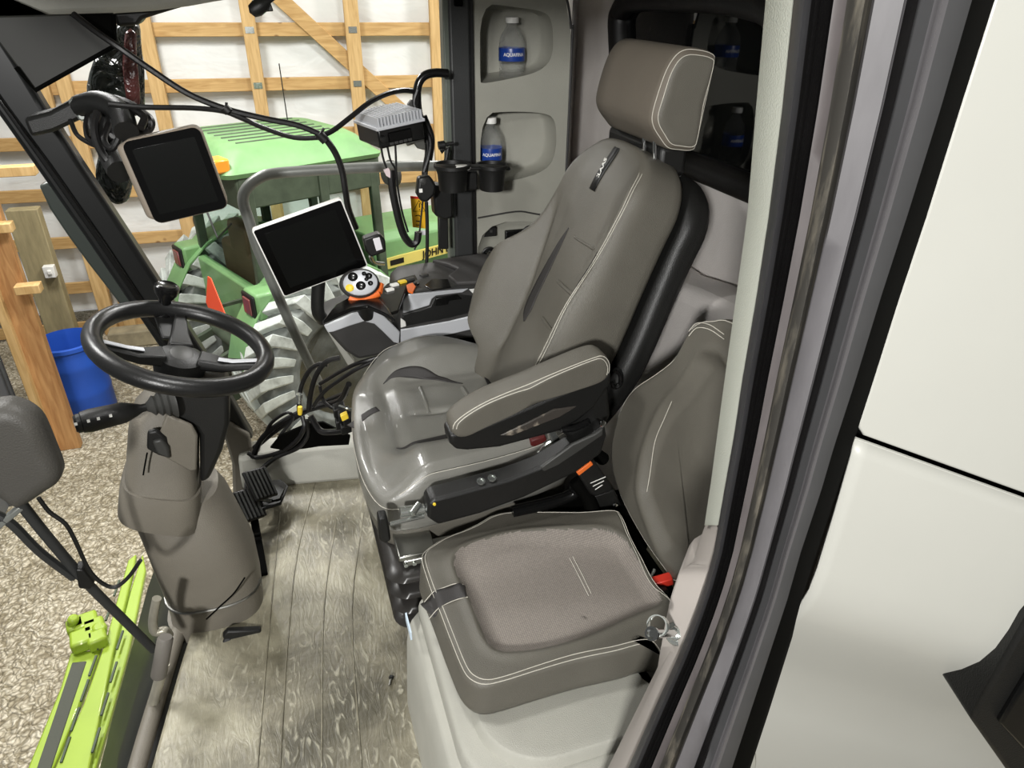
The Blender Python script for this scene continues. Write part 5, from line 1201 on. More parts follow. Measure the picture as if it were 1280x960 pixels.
# ================================================================== MONITORS
def monitor(name, lab, corners, Yd, caseM, th, bez, grp_loc, tiltY=(0, 0, 0, 0), caseback=None, scr_off=.001):
    C4 = [PY(c[0], c[1], Yd + dy) for c, dy in zip(corners, tiltY)]
    u = ((C4[1] - C4[0]) + (C4[2] - C4[3])); w = u.length / 2; u.normalize(); v = ((C4[0] - C4[3]) + (C4[1] - C4[2])); h = v.length / 2; v.normalize(); v = (v - u * u.dot(v)).normalized(); n = u.cross(v); 
    if n.dot(CAM - C4[0]) < 0: n = -n
    c = sum(C4, V((0, 0, 0))) / 4
    t = thing(name, lab, 'monitor', c - v * h / 2)
    def rect(a, b, z, r=.012):
        out = []
        for (sx_, sy_, a0) in ((1, 1, 0), (-1, 1, 90), (-1, -1, 180), (1, -1, 270)):
            for k in range(6): an = math.radians(a0 + 90 * k / 5); out.append(c + u * (sx_ * (a - r) + r * math.cos(an)) + v * (sy_ * (b - r) + r * math.sin(an)) + n * z)
        return out
    return t, c, u, v, n, w / 2, h / 2, rect
t, c, u, v, n, a, b, rect = monitor('touchscreen_monitor', 'wide dark touchscreen with thin white edge standing in front of the console', ((315, 286), (428, 248), (459, 332), (354, 373)), 2.06, None, .02, .01, None, (0, 0, .0, .0))
mb = MB(); mb.loft([rect(a * .96, b * .95, -.028, .008), rect(a, b, -.02, .008), rect(a, b, 0, .008), rect(a - .002, b - .002, .002, .007)]); mb.build('case', M['white'], t, ang=50)
mb = MB(); mb.loft([rect(a - .004, b - .004, .0015, .006), rect(a - .004, b - .004, .0035, .006)]); gl = mb.build('glass', M['screen'], t)
mb = MB(); mb.loft([rect(a - .028, b - .022, .0036, .002), rect(a - .028, b - .022, .0042, .002)]); mb.build('display_area', mat('display_black', rgb(10, 11, 10), .25, spec=.2), gl)
mb = MB(); mb.tube([c - v * b * .6 - n * .03, PY(397, 385, 2.10), PY(404, 400, 2.12)], .02, 12); mb.build('neck', M['blackp'], t)
t, c, u, v, n, a, b, rect = monitor('display_monitor', 'dark upright monitor in a taupe case hanging beside the front pillar', ((160, 170), (259, 160), (278, 256), (184, 288)), 1.98, None, .02, .01, None, (-.0, -.0, .0, .0))
sh_ = -u * .012
mb = MB(); mb.loft([rect(a * .9, b * .9, -.045, .02), rect(a * .99, b * .99, -.038, .022), rect(a, b, -.01, .022), rect(a, b, -.004, .022), rect(a - .004, b - .004, .001, .02)]); mb.build('case', M['moncase'], t, ang=50)
mb = MB(); mb.prism([c - u * (a + .014) + v * (b - .012) - n * .03, c - u * (a - .02) + v * b - n * .03, c - u * (a - .02) - v * b - n * .03, c - u * (a + .014) - v * (b - .02) - n * .03], n * .028); mb.build('case_side', M['moncase'], t, bevel=.01, seg=3)
mb = MB(); mb.loft([rect(a - .003, b - .003, .0005, .018), rect(a - .003, b - .003, .0025, .018)]); gl = mb.build('glass', M['screen'], t)
mb = MB(); mb.loft([rect(a - .020, b - .024, .0026, .003), rect(a - .020, b - .024, .0034, .003)]); mb.build('display_area', mat('display_black', rgb(10, 11, 10), .25, spec=.2), gl)
mb = MB(); mb.tube([c - n * .04, c - n * .09 + v * .03 - u * .05], .03, 10); mb.build('rear_mount', M['blackp'], t)

# ================================================================== GRAB RAIL OUTSIDE, POLE WITH RADIO, CUP HOLDER
mb = MB(); mb.tube([PY(x, y, 2.62) for x, y in ((556, 207), (500, 208), (430, 211), (350, 216), (325, 222), (308, 236), (304, 252), (312, 278), (322, 310), (340, 352), (360, 398), (382, 445), (398, 478))], .019, 12, 5)
tag(mb.build('outside_handrail', M['alu']), 'grey bent tube handrail outside the side window, in front of the tractor', 'handrail')
rp_ = thing('equipment_pole', 'black curved grab bar pole on the rear pillar carrying the radio box', 'grab bar', PY(535, 330, 2.3))
mb = MB(); mb.tube([PY(x, y, 2.30) for x, y in ((560, 92), (545, 91), (532, 94), (524, 103), (521, 118), (521, 140), (526, 170))], .013, 12); mb.build('handle', M['blackg'], rp_)
mb = MB(); mb.tube([PY(x, y, 2.30) for x, y in ((522, 110), (524, 140), (532, 165), (535, 190), (531, 215), (532, 240))], .010, 10); mb.build('pole', M['blackp'], rp_)
mb = MB(); mb.tube([PY(x, y, 2.28) for x, y in ((530, 145), (538, 165), (540, 178), (537, 200))], .009, 8); mb.build('sleeve', M['rubber'], rp_)
mb = MB(); mb.prism([PY(x, y, 2.29) for x, y in ((510, 131), (514, 125), (519, 126), (518, 140), (512, 141))], (0, .02, 0)); mb.build('pole_clip', M['greyclip'], rp_, bevel=.002)
mb = MB(); mb.tube([PY(508, 180, 2.28), PY(520, 177, 2.28), PY(532, 182, 2.29)], .008, 8); mb.prism([PY(x, y, 2.27) for x, y in ((514, 174), (530, 170), (533, 188), (522, 186))], (0, .03, 0)); mb.build('clamp', M['steel'], rp_, bevel=.003)
# finned radio box
rd = thing('radio_module', 'black control box with finned aluminium top mounted on the curved pole', 'control box', PY(495, 180, 2.2))
A_ = PY(476, 187, 2.16); B_ = PY(532, 174, 2.20); D_ = PY(456, 150, 2.28)
ux_ = (B_ - A_).normalized(); wd = (B_ - A_).length; vz_ = V((0, 0, 1)); vz_ = (vz_ - ux_ * ux_.dot(vz_)).normalized(); vy_ = vz_.cross(ux_)
if vy_.y < 0: vy_ = -vy_
dd = .16; hh = .055
def RB(i, j, k): return A_ + ux_ * i * wd + vy_ * j * dd + vz_ * k * hh
mb = MB(); mb.add([RB(0, 0, 0), RB(1, 0, 0), RB(1, 1, 0), RB(0, 1, 0), RB(0, 0, 1), RB(1, 0, 1), RB(1, 1, 1), RB(0, 1, 1)], [(0, 3, 2, 1), (4, 5, 6, 7), (0, 1, 5, 4), (1, 2, 6, 5), (2, 3, 7, 6), (3, 0, 4, 7)]); bx_ = mb.build('housing', M['blackg'], rd, bevel=.006)
mb = MB(); mb.add([RB(-.03, -.04, .95), RB(1.03, -.04, .95), RB(1.03, 1.04, .95), RB(-.03, 1.04, .95), RB(-.03, -.04, 1.12), RB(1.03, -.04, 1.12), RB(1.03, 1.04, 1.12), RB(-.03, 1.04, 1.12)], [(0, 3, 2, 1), (4, 5, 6, 7), (0, 1, 5, 4), (1, 2, 6, 5), (2, 3, 7, 6), (3, 0, 4, 7)]); hs_ = mb.build('heat_sink', M['silver'], rd, bevel=.002)
for k in range(14):
    i = (k + .5) / 14; mb = MB(); p0 = RB(i, .12, 1.3); mb.obox(RB(i, .5, 1.35), ux_ * .0026, vy_ * dd * .52, vz_ * .013); mb.build('fin', M['silver'], hs_)
mb = MB(); mb.obox(RB(.45, -.01, .5), ux_ * wd * .25, vy_ * .003, vz_ * .014); mb.build('face_window', M['screen'], bx_, bevel=.002)
for k in range(5):
    mb = MB(); mb.obox(RB(.25 + .1 * k, -.01, .18), ux_ * .006, vy_ * .003, vz_ * .004); mb.build('key', M['greyclip'], bx_, bevel=.001)
MB().lathe(RB(.08, -.01, .5), vy_ * -1, [(.010, 0), (.009, .012), (.001, .013)], 14).build('knob', M['blackp'], bx_)
# cup holder tray on the pillar
ch = thing('cup_holder', 'black twin cup holder tray fixed to the rear pillar beneath the water bottle', 'cup holder', PY(590, 235, 2.2))
for (x, y, r) in ((565, 207, .052), (615, 207, .046)):
    c = PY(x, y, 2.21); MB().lathe(c - V((0, 0, .075)), (0, 0, 1), [(r * .82, 0), (r * .9, .05), (r, .068), (r * 1.1, .07), (r * 1.1, .08), (r * .95, .08), (r * .85, .02), (.001, .018)], 30, sx=1.1).build('cup', M['blackp'], ch)
mb = MB(); mb.beam(PY(545, 209, 2.21), PY(636, 209, 2.21), .05, .012); mb.box((PY(580, 210, 2.3).x - .02, 2.24, PY(580, 210, 2.3).z - .06), (PY(580, 210, 2.3).x + .03, 2.37, PY(580, 210, 2.3).z)); mb.build('tray', M['blackp'], ch, bevel=.008)
mb = MB(); c = PY(577, 207, 2.2); mb.lathe(c - V((0, 0, .01)), (0, 0, 1), [(.028, 0), (.03, .006), (.022, .010), (.001, .011)], 20); tag(mb.build('lid', M['white']), 'round white lid lying in the cup holder', 'lid')
mb = MB(); mb.tube([PY(551, 190, 2.30), PY(560, 184, 2.30), PY(557, 205, 2.30)], .008, 8, 1); mb.lathe(PY(548, 182, 2.29), (1, 0, .1), [(.001, -.002), (.013, 0), (.013, .02), (.006, .024), (.006, .05)], 12); mb.build('clamp_knob', M['blackp'], ch)
mb = MB(); mb.prism([PY(x, y, 2.27) for x, y in ((541, 232), (566, 232), (567, 272), (556, 276), (544, 270))], (0, .06, 0)); mb.build('mount_block', M['blackp'], ch, bevel=.008)
mb = MB(); mb.prism([PY(x, y, 2.29) for x, y in ((548, 268), (560, 268), (561, 312), (549, 312))], (0, .02, 0)); mb.build('mount_stem', M['blackp'], ch, bevel=.004)
# handheld microphone
mc = thing('hand_microphone', 'black handheld microphone with round grey button hanging from its clip below the radio', 'microphone', PY(531, 250, 2.2))
mb = MB(); O_ = [PY(x, y, 2.18) for x, y in ((523, 222), (538, 220), (546, 232), (544, 244), (534, 254), (526, 252), (521, 243))]; mb.prism(O_, (0, .035, 0)); mm = mb.build('body', M['blackp'], mc, bevel=.009, seg=3)
MB().lathe(PY(529, 227, 2.178), (0, -1, 0), [(.010, 0), (.010, .003), (.007, .004), (.006, .001), (.001, .002)], 18).build('dial', M['greyclip'], mm)
mb = MB(); mb.box(PY(524, 240.5, 2.178), PY(528, 236, 2.174)); mb.build('talk_key', M['white'], mm)
# small black camera box with white label beside the monitor
cb_ = thing('connector_box', 'small black box with a white label beside the touchscreen', 'connector box', PY(468, 318, 2.1))
mb = MB(); mb.prism([PY(x, y, 2.12) for x, y in ((454, 299), (474, 292), (482, 300), (483, 315), (464, 322), (457, 314))], (0, .04, 0)); cbb = mb.build('body', M['blackp'], cb_, bevel=.006)
mb = MB(); mb.prism([PY(x, y, 2.117) for x, y in ((466, 298.5), (474.5, 296.5), (478.5, 311.5), (470.5, 314)) ], (0, .003, 0)); mb.build('label', M['paper'], cbb, bevel=.001)
mb = MB(); mb.tube([PY(463, 320, 2.14), PY(468, 328, 2.15), PY(480, 330, 2.16)], .006, 8); mb.build('lug', M['galv'], cb_)
# yellow warning tag
wt = thing('warning_tag', 'yellow warning card with black triangle on the far side window glass', 'warning sign', PY(523, 284, 2.4))
q_ = [PY(x, y, 2.42) for x, y in ((513, 245), (532, 247), (534, 286), (516, 284))]
mb = MB(); mb.prism(q_, (0, .003, 0)); card = mb.build('card', M['yellow'] if False else mat('warning_yellow', rgb(222, 172, 30), .5), wt)
mb = MB(); mb.prism([PY(x, y, 2.417) for x, y in ((513, 245), (532, 247), (532.3, 249.5), (513.2, 248))], (0, .002, 0)); mb.build('card_top_edge', M['red'], card)
tri = [PY(x, y, 2.416) for x, y in ((516.5, 264), (523.5, 250.5), (531.5, 264))]; mb = MB(); mb.tube(tri, .0016, 5, 1, closed=True); mb.tube([PY(524, 254, 2.416), PY(524.2, 259.5, 2.416)], .0016, 5, 1); mb.obox(PY(524.3, 262, 2.416), (.0015, 0, 0), (0, .001, 0), (0, 0, .0015)); mb.build('warning_triangle', M['blackg'], card)
mb = MB(); mb.tube([PY(519, 270, 2.416), PY(523, 269, 2.416), PY(526, 271, 2.416)], .0016, 5); mb.tube([PY(520, 276, 2.416), PY(526, 277, 2.416)], .0018, 5, 1); mb.tube([PY(520, 281, 2.416), PY(525, 281.5, 2.416)], .0014, 5, 1); mb.build('printed_symbol', M['blackg'], card)
mb = MB(); mb.prism([PY(x, y, 2.42) for x, y in ((523, 288), (532, 288), (532, 294), (524, 294))], (0, .002, 0)); mb.build('white_sticker', M['paper'], wt)

# ================================================================== BOTTLES
def bottle(c, H, R, lab, rotdeg):
    t = thing('water_bottle', lab, 'bottle', c, 'water bottles on the corner shelves')
    c = V(c); pr = [(R * .55, .002), (R * .85, 0), (R * .97, .01 * H)]
    for k in range(5): z = H * (.04 + .05 * k); pr += [(R * .96, z), (R * .90, z + H * .012), (R * .96, z + H * .025)]
    pr += [(R * .97, H * .30), (R * .985, H * .31), (R * .985, H * .52), (R * .99, H * .54), (R * .97, H * .60), (R * .86, H * .70), (R * .62, H * .79), (R * .42, H * .85), (R * .38, H * .87), (R * .38, H * .89), (R * .46, H * .895), (R * .46, H * .905), (R * .36, H * .91), (R * .36, H * .97), (.001, H * .972)]
    MB().lathe(c, (0, 0, 1), pr, 32).build('shell', M['clearp'], t, ang=50)
    lb = MB().lathe(c, (0, 0, 1), [(R * .995, H * .315), (R * 1.0, H * .32), (R * 1.0, H * .515), (R * .995, H * .52)], 32); lb.f = [f for f in lb.f if len(f) == 4]; lb.m = [0] * len(lb.f); lo = lb.build('label', M['labelb'], t)
    a0 = math.radians(rotdeg); Rr = R * 1.012
    fn = lambda x, y: c + V((math.cos(a0 + x / Rr) * Rr, math.sin(a0 + x / Rr) * Rr, H * .42 + y))
    text_mb('AQUAFINA', .0145, (0, 0, 0), (1, 0, 0), (0, 1, 0), fn=fn, bold=.0003).build('lettering', M['white'], lo)
    MB().lathe(c, (0, 0, 1), [(R * .50, H * .905), (R * .50, H * .99), (R * .46, H), (.001, H)], 28).build('cap', M['white'], t)
    return t
b1 = PY(640, 100, SY + .055); H1 = PY(637, 21, SY + .055).z - b1.z
bottle((b1.x, SY + .06, b1.z), H1, .044, 'clear water bottle with blue label on the upper corner shelf', 262)
b2_ = PY(612, 222, SY + .055); H2 = PY(617, 146, SY + .055).z - b2_.z
bottle((b2_.x + .003, SY + .05, b2_.z), H2, .040, 'clear water bottle with blue label on the lower corner shelf behind the cup holder', 262)
# bottle is carried by small pads in the shelf floor
# ================================================================== CABLES
def cable(pts, r, lab, m='rubber', name='cable', cat_='cable', grp=None, n=8, sm=5):
    mb = MB(); mb.tube([PY(*p) for p in pts], r, n, sm); return tag(mb.build(name, M[m]), lab, cat_, grp)
cable([(92, 18, 2.15), (118, 38, 2.12), (150, 60, 2.1), (190, 88, 2.1), (235, 117, 2.1), (282, 136, 2.1), (330, 148, 2.1), (370, 156, 2.1), (396, 166, 2.1), (402, 170, 2.1)], .008, 'thick black cable sagging from the headliner across the tractor roof')
cable([(135, 130, 2.02), (180, 134, 2.04), (240, 135, 2.08), (278, 139, 2.1), (300, 147, 2.1), (330, 160, 2.1), (368, 172, 2.1), (402, 172, 2.1)], .0065, 'black cable running level from the pillar arm to the cable knot')
cable([(402, 170, 2.1), (418, 162, 2.12), (440, 145, 2.15), (462, 128, 2.18), (485, 117, 2.22), (505, 113, 2.27), (521, 115, 2.3)], .0075, 'black cable arching from the cable knot to the curved grab bar')
cable([(402, 168, 2.1), (412, 180, 2.1), (421, 195, 2.1), (428, 215, 2.1), (432, 240, 2.1), (436, 262, 2.12), (445, 285, 2.15)], .009, 'thick black cable dropping behind the touchscreen')
mb = MB(); mb.tube([PY(398, 167, 2.09), PY(407, 176, 2.09)], .013, 10, 1); mb.tube([PY(403, 164, 2.09), PY(405, 160, 2.09)], .004, 6, 1); tag(mb.build('cable_tie', M['blackp']), 'black cable tie knot above the tractor roof', 'cable tie')
mb = MB(); mb.tube([PY(280, 134, 2.09), PY(286, 140, 2.09)], .012, 10, 1); mb.tube([PY(283, 134, 2.09), PY(283, 128, 2.09)], .004, 6, 1); tag(mb.build('cable_tie', M['blackp']), 'black cable tie where two overhead cables meet', 'cable tie')
cable([(489, 212, 2.2), (490, 232, 2.2), (494, 255, 2.2), (500, 280, 2.2), (506, 296, 2.2), (514, 305, 2.2), (521, 302, 2.2), (523, 290, 2.2)], .012, 'thick ribbed black loom looping below the radio box')
for k, (pts, lab) in enumerate((([(476, 182, 2.2), (479, 198, 2.2), (484, 212, 2.2), (490, 225, 2.2)], 'thin black wire from the left of the radio box'), ([(484, 182, 2.2), (488, 200, 2.2), (494, 212, 2.2), (493, 228, 2.2)], 'thin black wire in the middle below the radio box'), ([(494, 178, 2.2), (495, 200, 2.2), (496, 225, 2.2), (502, 262, 2.2), (510, 290, 2.2)], 'long thin black wire hanging right below the radio box'))):
    cable(pts, .0035, lab, 'blackp', 'wire', 'wire', n=6)
mb = MB(); a = PY(480, 213, 2.19); mb.prism([PY(x, y, 2.19) for x, y in ((479.5, 213), (486, 210), (489, 216), (488, 223), (483, 220))], (0, .01, 0)); tag(mb.build('wire_tag', mat('pinkish_tag', rgb(206, 190, 192), .6), bevel=.001), 'small pale tag taped to the wires below the radio box', 'tag')
cable([(533, 215, 2.24), (530, 235, 2.24), (528, 256, 2.24), (526, 275, 2.24), (523, 300, 2.24), (518, 312, 2.24)], .003, 'thin curled cord hanging from the microphone', 'blackp', 'cord', 'cord', n=6)
cable([(533, 252, 2.26), (534, 280, 2.26), (534, 310, 2.26), (533, 335, 2.26)], .006, 'straight black cable hanging beside the yellow warning card')
cable([(522, 112, 2.29), (518, 130, 2.29), (528, 155, 2.28), (538, 175, 2.27), (536, 195, 2.27), (530, 215, 2.27)], .007, 'black cable strapped along the curved grab bar')
# bundle at pillar
for pts, r, lab in (([(115, 125, 2.18), (140, 124, 2.16), (160, 130, 2.12), (178, 142, 2.08), (188, 152, 2.05), (184, 162, 2.05), (170, 166, 2.03)], .012, 'black hose curling over the top of the monitor arm'),
    ([(88, 150, 2.18), (96, 168, 2.15), (110, 178, 2.12), (124, 184, 2.1)], .006, 'thin black cable hanging under the pillar clamp'),
    ([(110, 145, 2.18), (108, 160, 2.15), (112, 174, 2.12), (126, 180, 2.1), (140, 170, 2.08)], .008, 'black cable looping left under the monitor arm'),
    ([(122, 140, 2.1), (118, 158, 2.08), (122, 180, 2.06), (134, 200, 2.04), (150, 210, 2.04)], .010, 'thick black cable looping behind the taupe monitor'),
    ([(140, 138, 2.1), (150, 150, 2.06), (150, 170, 2.04), (140, 186, 2.04), (130, 175, 2.06), (136, 155, 2.1)], .008, 'coiled black cable at the joint of the monitor arm'),
    ([(128, 130, 2.14), (145, 134, 2.1), (165, 136, 2.06), (180, 146, 2.03), (176, 160, 2.0)], .009, 'black cable bending down onto the taupe monitor')):
    cable(pts, r, lab)
# dark bag hanging beyond the windscreen
bgt = thing('plastic_bag', 'crumpled dark plastic bag with maroon print hanging outside behind the monitor arm', 'bag', PY(150, 250, 2.6))
def blob(rows_, Y_, m, name, th=.08, amp=.012):
    secs = []
    for (y, xa, xc) in rows_:
        a = PY(xa, y, Y_); b = PY(xc, y, Y_); c_ = (a + b) / 2; w = (b - a).length / 2; s = []
        for k in range(28):
            t_ = 2 * math.pi * k / 28; p = c_ + V((1, 0, 0)) * w * math.cos(t_) + V((0, 1, 0)) * th / 2 * math.sin(t_); nz_ = noise.noise(p * 14) * amp; s.append(p + V((nz_, nz_, 0)))
        secs.append(s)
    mb = MB(); mb.loft(secs); return mb.build(name, m, bgt, ang=80, sub=1)
blob([(22, 150, 172), (35, 140, 178), (60, 125, 178), (90, 112, 180), (120, 108, 182), (150, 116, 186)], 2.62, M['bag'], 'upper_bag')
blob([(170, 128, 175), (195, 124, 172), (215, 122, 170), (235, 124, 166), (250, 136, 160), (254, 142, 152)], 2.60, M['bag'], 'lower_bag')
blob([(35, 155, 172), (60, 155, 172), (80, 153, 173), (110, 156, 174), (138, 160, 178)], 2.56, M['bagred'], 'red_print', .02, .006)
# black pod hanging at the top
pt = thing('ceiling_pod', 'small black lens pod hanging from the headliner at the top edge', 'camera', PY(322, 10, 2.0))
a = PY(312, 16, 2.0); b = PY(330, 5, 2.0); MB().lathe(a, (b - a), [(.001, 0), (.014, .006), (.018, .02), (.016, .04), (.006, .055), (.004, .075), (.001, .08)], 18).build('lens', M['blackp'], pt)
mb = MB(); mb.prism([PY(x, y, 2.0) for x, y in ((331, 2), (337, 0), (342, 14), (331, 15))], (0, .02, 0)); mb.tube([PY(326, 8, 2.0), PY(333, 0, 2.0), PY(336, -8, 2.0)], .006, 8); mb.build('bracket', M['blackp'], pt, bevel=.003)

# floor loom near the seat
FC = [([(316, 572, 2.28), (330, 545, 2.27), (365, 520, 2.25), (400, 508, 2.2), (425, 500, 2.12), (436, 480, 2.05)], .010, 'thick black cable sweeping from the pillar foot to the seat front'),
 ([(310, 566, 2.28), (322, 572, 2.26), (350, 565, 2.22), (370, 552, 2.18), (380, 535, 2.16), (378, 520, 2.18)], .008, 'black cable curving over the right sill near the floor'),
 ([(308, 616, 2.1), (310, 600, 2.14), (325, 588, 2.2), (345, 572, 2.22), (372, 560, 2.2), (384, 545, 2.2), (384, 525, 2.2)], .008, 'black cable running down to the brake pedals'),
 ([(374, 520, 2.2), (374, 500, 2.2), (378, 480, 2.2), (388, 462, 2.18), (400, 455, 2.16), (410, 456, 2.15)], .008, 'black cable arching up from the loom, leftmost arch'),
 ([(386, 512, 2.18), (388, 495, 2.18), (395, 470, 2.16), (408, 452, 2.14), (425, 447, 2.13)], .009, 'black cable arching up from the loom beside the yellow cap'),
 ([(392, 508, 2.16), (405, 490, 2.14), (425, 475, 2.1), (445, 462, 2.07), (470, 450, 2.05)], .007, 'black cable running under the driver cushion edge, lower one'),
 ([(400, 480, 2.16), (425, 465, 2.12), (445, 455, 2.08), (465, 449, 2.06), (500, 438, 2.06)], .007, 'black cable running under the driver cushion edge, upper one'),
 ([(318, 560, 2.3), (345, 538, 2.28), (380, 515, 2.25), (412, 500, 2.2), (432, 492, 2.12)], .010, 'thick black cable lying along the sill'),
 ([(388, 520, 2.16), (400, 538, 2.14), (415, 540, 2.12), (432, 538, 2.08)], .011, 'short thick black hose going under the seat front'),
 ([(400, 482, 2.16), (404, 500, 2.15), (412, 508, 2.13), (424, 512, 2.1)], .006, 'small black cable loop among the floor cables'),
 ([(345, 560, 2.22), (350, 545, 2.23), (362, 530, 2.24), (366, 520, 2.24), (358, 516, 2.24), (340, 528, 2.26), (330, 545, 2.27)], .006, 'black cable coil lying on the right sill')]
for pts, r, lab in FC: cable(pts, r, lab)
plg = thing('cable_plug', 'metal cable plug with yellow band standing in the floor cables near the right sill', 'plug', PY(375, 518, 2.17))
mb = MB(); mb.lathe(PY(375, 518, 2.17), PY(375, 500, 2.17) - PY(375, 518, 2.17), [(.007, 0), (.009, .015), (.008, .03)], 12, mi=0); mb.build('band', M['yellow'], plg)
mb = MB(); mb.lathe(PY(374, 504, 2.17), PY(374, 490, 2.17) - PY(374, 504, 2.17), [(.008, 0), (.008, .02), (.011, .022), (.011, .035), (.001, .036)], 12); mb.build('sleeve', M['galv'], plg)
cn = thing('connector_block', 'black connector block with yellow clip in front of the driver seat', 'connector', PY(432, 522, 2.06))
mb = MB()
for k in range(5): mb.obox(PY(424 + k * 3, 512 + (k % 2) * 12 + k * 3, 2.06 - .01 * k), (.02, .006, 0), (0, .016, .004), (0, 0, .016))
mb.build('housing', M['blackp'], cn, bevel=.004)
mb = MB(); mb.obox(PY(430.5, 520, 2.0), (.011, .002, .003), (0, .01, 0), (-.002, 0, .010)); mb.build('yellow_clip', M['yellow'], cn, bevel=.002)
mb = MB(); mb.tube([PY(424, 507, 2.02), PY(433, 510, 2.0), PY(440, 512, 2.0)], .004, 6); mb.build('metal_clip', M['galv'], cn)
# black hole edge at the sill
mb = MB(); mb.prism([PY(x, y, 2.205) for x, y in ((338, 560), (350, 545), (385, 530), (404, 528), (438, 545), (436, 556), (400, 558), (360, 564))], (0, .01, 0)); tag(mb.build('sill_opening', M['dark']), 'black cable opening in the right sill below the loom', 'opening')

# ================================================================== LEFT FOREGROUND: MIRROR, HANDRAIL, LIME COVER
mr = thing('side_mirror', 'dark grey side mirror housing with arm at the left edge outside the cab', 'mirror', PY(30, 625, 1.2))
mo = [(-40, 520), (0, 505), (20, 506), (38, 514), (52, 528), (66, 560), (77, 590), (72, 604), (58, 614), (30, 632), (18, 633), (0, 622), (-45, 600)]
my = 1.35
o2 = [(PY(x, y, my).x, PY(x, y, my).z) for x, y in mo]
pmr = pad(o2, 0, .07, .03, n=80, rings=12, Mx=lambda p: V((p.x, my + .05 - p.z, p.y)), disp=lambda x, y: .012 * (1 - ((x + .78) / .12) ** 2) * 0)
pmr.build('housing', mat('mirror_housing', rgb(70, 68, 64), .5, bump=.4, bscale=300), mr, ang=70)
mb = MB(); mb.tube([PY(25, 628, my), PY(60, 672, my + .02), PY(110, 730, my + .05), PY(160, 780, my + .08), PY(192, 812, my + .1)], .011, 10); arm = mb.build('arm', M['pillar2'], mr)
mb = MB(); mb.tube([PY(-10, 640, my), PY(15, 655, my), PY(50, 690, my + .02), PY(92, 722, my + .04)], .009, 8); mb.build('brace', M['pillar2'], mr)
mb = MB(); mb.prism([PY(x, y, my + .02) for x, y in ((94, 712), (104, 712), (118, 730), (112, 738), (98, 736))], (0, .03, 0)); mb.build('knuckle', M['blackp'], mr, bevel=.004)
mb = MB(); mb.beam(PY(-6, 660, my - .0), PY(28, 632, my - .0), .02, .012); mb.build('stay', M['alu'], mr, bevel=.003)
mb = MB(); mb.tube([PY(x, y, my + .02) for x, y in ((48, 622), (62, 640), (82, 655), (95, 678), (110, 710), (125, 727), (143, 734), (160, 722), (176, 700))], .0045, 8); tag(mb.build('mirror_cable', M['blackp']), 'thin black cable looping from the side mirror over the gravel', 'cable')
hr_ = thing('floor_handrail', 'bent grey tube handrail with rubber grip beside the steering column base', 'handrail', PZ(190, 950, 0))
mb = MB(); mb.tube([PY(x, y, 1.40) for x, y in ((205, 830), (196, 862), (186, 905), (176, 965), (168, 1020))], .013, 12); mb.build('tube', mat('worn_rail', rgb(160, 156, 142), .35, metal=.4, mott=.2, mscale=12), hr_)
mb = MB(); a = PY(207, 796, 1.40); b = PY(198, 846, 1.38); mb.lathe(b, a - b, [(.016, 0), (.0185, .004), (.0185, (a - b).length - .006), (.015, (a - b).length)], 20); mb.build('rubber_grip', mat('grip_grey_rubber', rgb(104, 100, 94), .6, bump=.3), hr_)
mb = MB(); mb.tube([PY(x, y, 1.46) for x, y in ((196, 748), (191, 775), (194, 790), (206, 788), (212, 795))], .011, 10); mb.build('bend', mat('worn_rail', rgb(160, 156, 142), .35), hr_)
# lime cover far below
LZ = -.85
lc = thing('lime_header_cover', 'bright lime green hinged cover plate outside below the windscreen', 'machine cover', PZ(100, 900, LZ))
def LP(x, y, dz=0): return PZ(x, y, LZ + dz)
mb = MB(); mb.prism([LP(*p) for p in ((32, 965), (75, 860), (88, 815), (118, 812), (128, 808), (100, 880), (64, 965))], (0, 0, -.03)); mb.build('outer_plate', M['lime'], lc, bevel=.008)
mb = MB(); mb.prism([LP(*p, .012) for p in ((66, 965), (104, 880), (132, 800), (160, 700), (170, 692), (168, 706), (140, 820), (110, 965))], (0, 0, -.03)); mp_ = mb.build('middle_plate', M['lime'], lc, bevel=.006)
mb = MB(); mb.prism([LP(*p, -.012) for p in ((100, 965), (138, 830), (162, 740), (178, 692), (182, 712), (162, 810), (140, 890), (118, 965))], (0, 0, -.03)); mb.build('inner_plate', M['lime'], lc, bevel=.006)
mb = MB(); mb.prism([LP(*p, .004) for p in ((44, 965), (66, 900), (90, 828), (108, 826), (90, 880), (62, 965))], (0, 0, -.02)); mb.build('grip_strip', mat('grip_strip_grey', rgb(72, 74, 66), .9, bump=.6, bscale=120), lc, bevel=.003)
for (x, y) in ((82, 937), (94, 899), (106, 863), (116, 832), (126, 800), (136, 765), (146, 735), (120, 925), (131, 880), (142, 840), (150, 800)):
    mb = MB(); c = LP(x, y, .015); sdir = (LP(160, 700) - LP(66, 965)).normalized(); sdx = V((sdir.y, -sdir.x, 0)); mb.obox(c, sdx * .004, sdir * .05, (0, 0, .004)); mb.build('slot', M['dgreen'], mp_)
mb = MB()
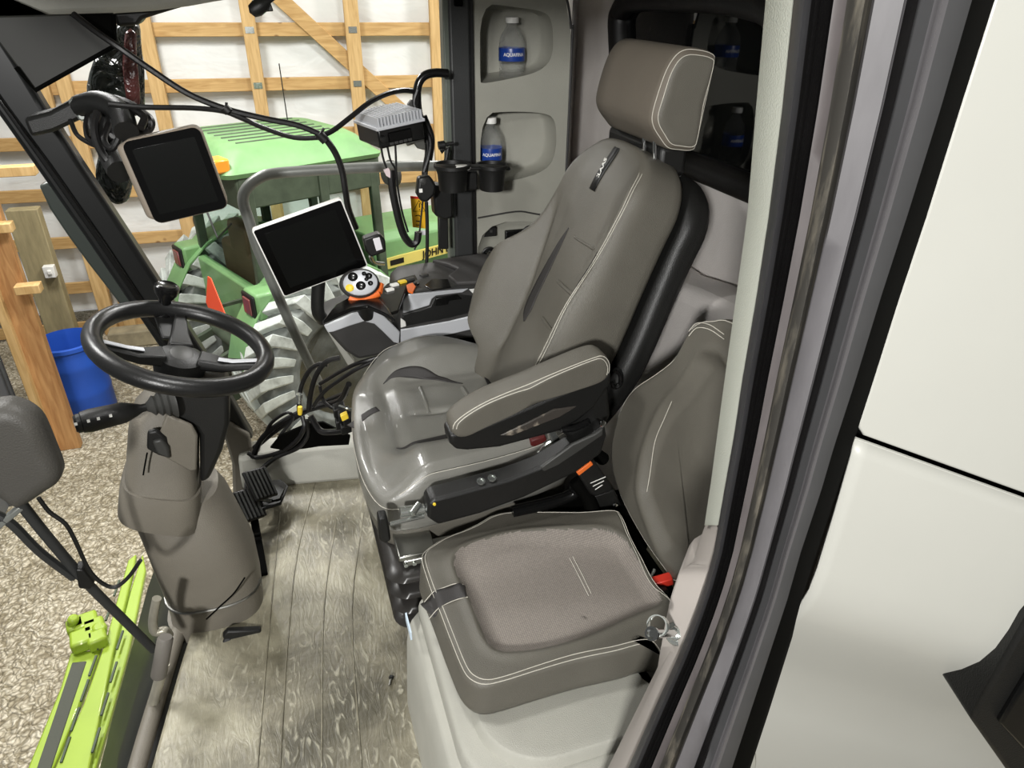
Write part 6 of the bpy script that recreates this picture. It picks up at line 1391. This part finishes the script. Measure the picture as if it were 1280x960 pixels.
for (x, y, s) in ((96, 784, .035), (108, 780, .045), (118, 786, .04), (104, 800, .045), (122, 800, .035)): mb.obox(LP(x, y, .03), (s, .01, 0), (-.01, s, 0), (0, 0, .03))
mb.cyl(LP(90, 785, .02), LP(92, 772, .1), .022, n=14); mb.cyl(LP(124, 796, .0), LP(124, 782, .06), .03, n=14); mb.build('hinge_block', M['lime'], lc, bevel=.012)
# ================================================================== LIGHTS, WORLD, CAMERA
w = bpy.data.worlds.new('world'); scn.world = w; w.use_nodes = True
w.node_tree.nodes['Background'].inputs['Color'].default_value = (1, .985, .95, 1)
w.node_tree.nodes['Background'].inputs['Strength'].default_value = .24
def area(name, loc, target, size, power, col=(1, .99, .965), sy=None):
    l = bpy.data.lights.new(name, 'AREA'); l.energy = power; l.size = size; l.color = col
    if sy: l.shape = 'RECTANGLE'; l.size_y = sy
    o = bpy.data.objects.new(name, l); COL.objects.link(o); o.location = loc
    o.rotation_euler = (V(target) - V(loc)).to_track_quat('-Z', 'Y').to_euler(); return o
# shed ceiling lamps
for i, (x, y, pw) in enumerate(((-2.0, 3.2, 150), (-1.4, 6.4, 210), (2.0, 5.2, 210), (5.0, 7.0, 240))):
    area('shed_lamp', (x, y, 3.7), (x, y, -2.6), .9, pw)
# lamp of the shed behind the photographer, front left of the machine
area('shed_lamp', (-1.1, -1.5, 2.02), (.7, 1.4, .9), .22, 105)
# dome lamp in the cab roof
area('cab_dome_lamp', (-.05, 1.25, 1.70), (.1, 1.5, 0), .16, 6)
cam = bpy.data.cameras.new('camera'); co = bpy.data.objects.new('camera', cam); COL.objects.link(co)
cam.sensor_fit = 'HORIZONTAL'; cam.sensor_width = 36; cam.lens = F / 1280 * 36; cam.clip_start = .01; cam.clip_end = 100
m3 = Matrix((RT, UP, -FW)).transposed(); co.matrix_world = Matrix.Translation(CAM) @ m3.to_4x4()
scn.camera = co
scn.view_settings.view_transform = 'Standard'; scn.view_settings.look = 'None'; scn.view_settings.gamma = 1; scn.view_settings.exposure = .3
scn.view_settings.use_curve_mapping = False
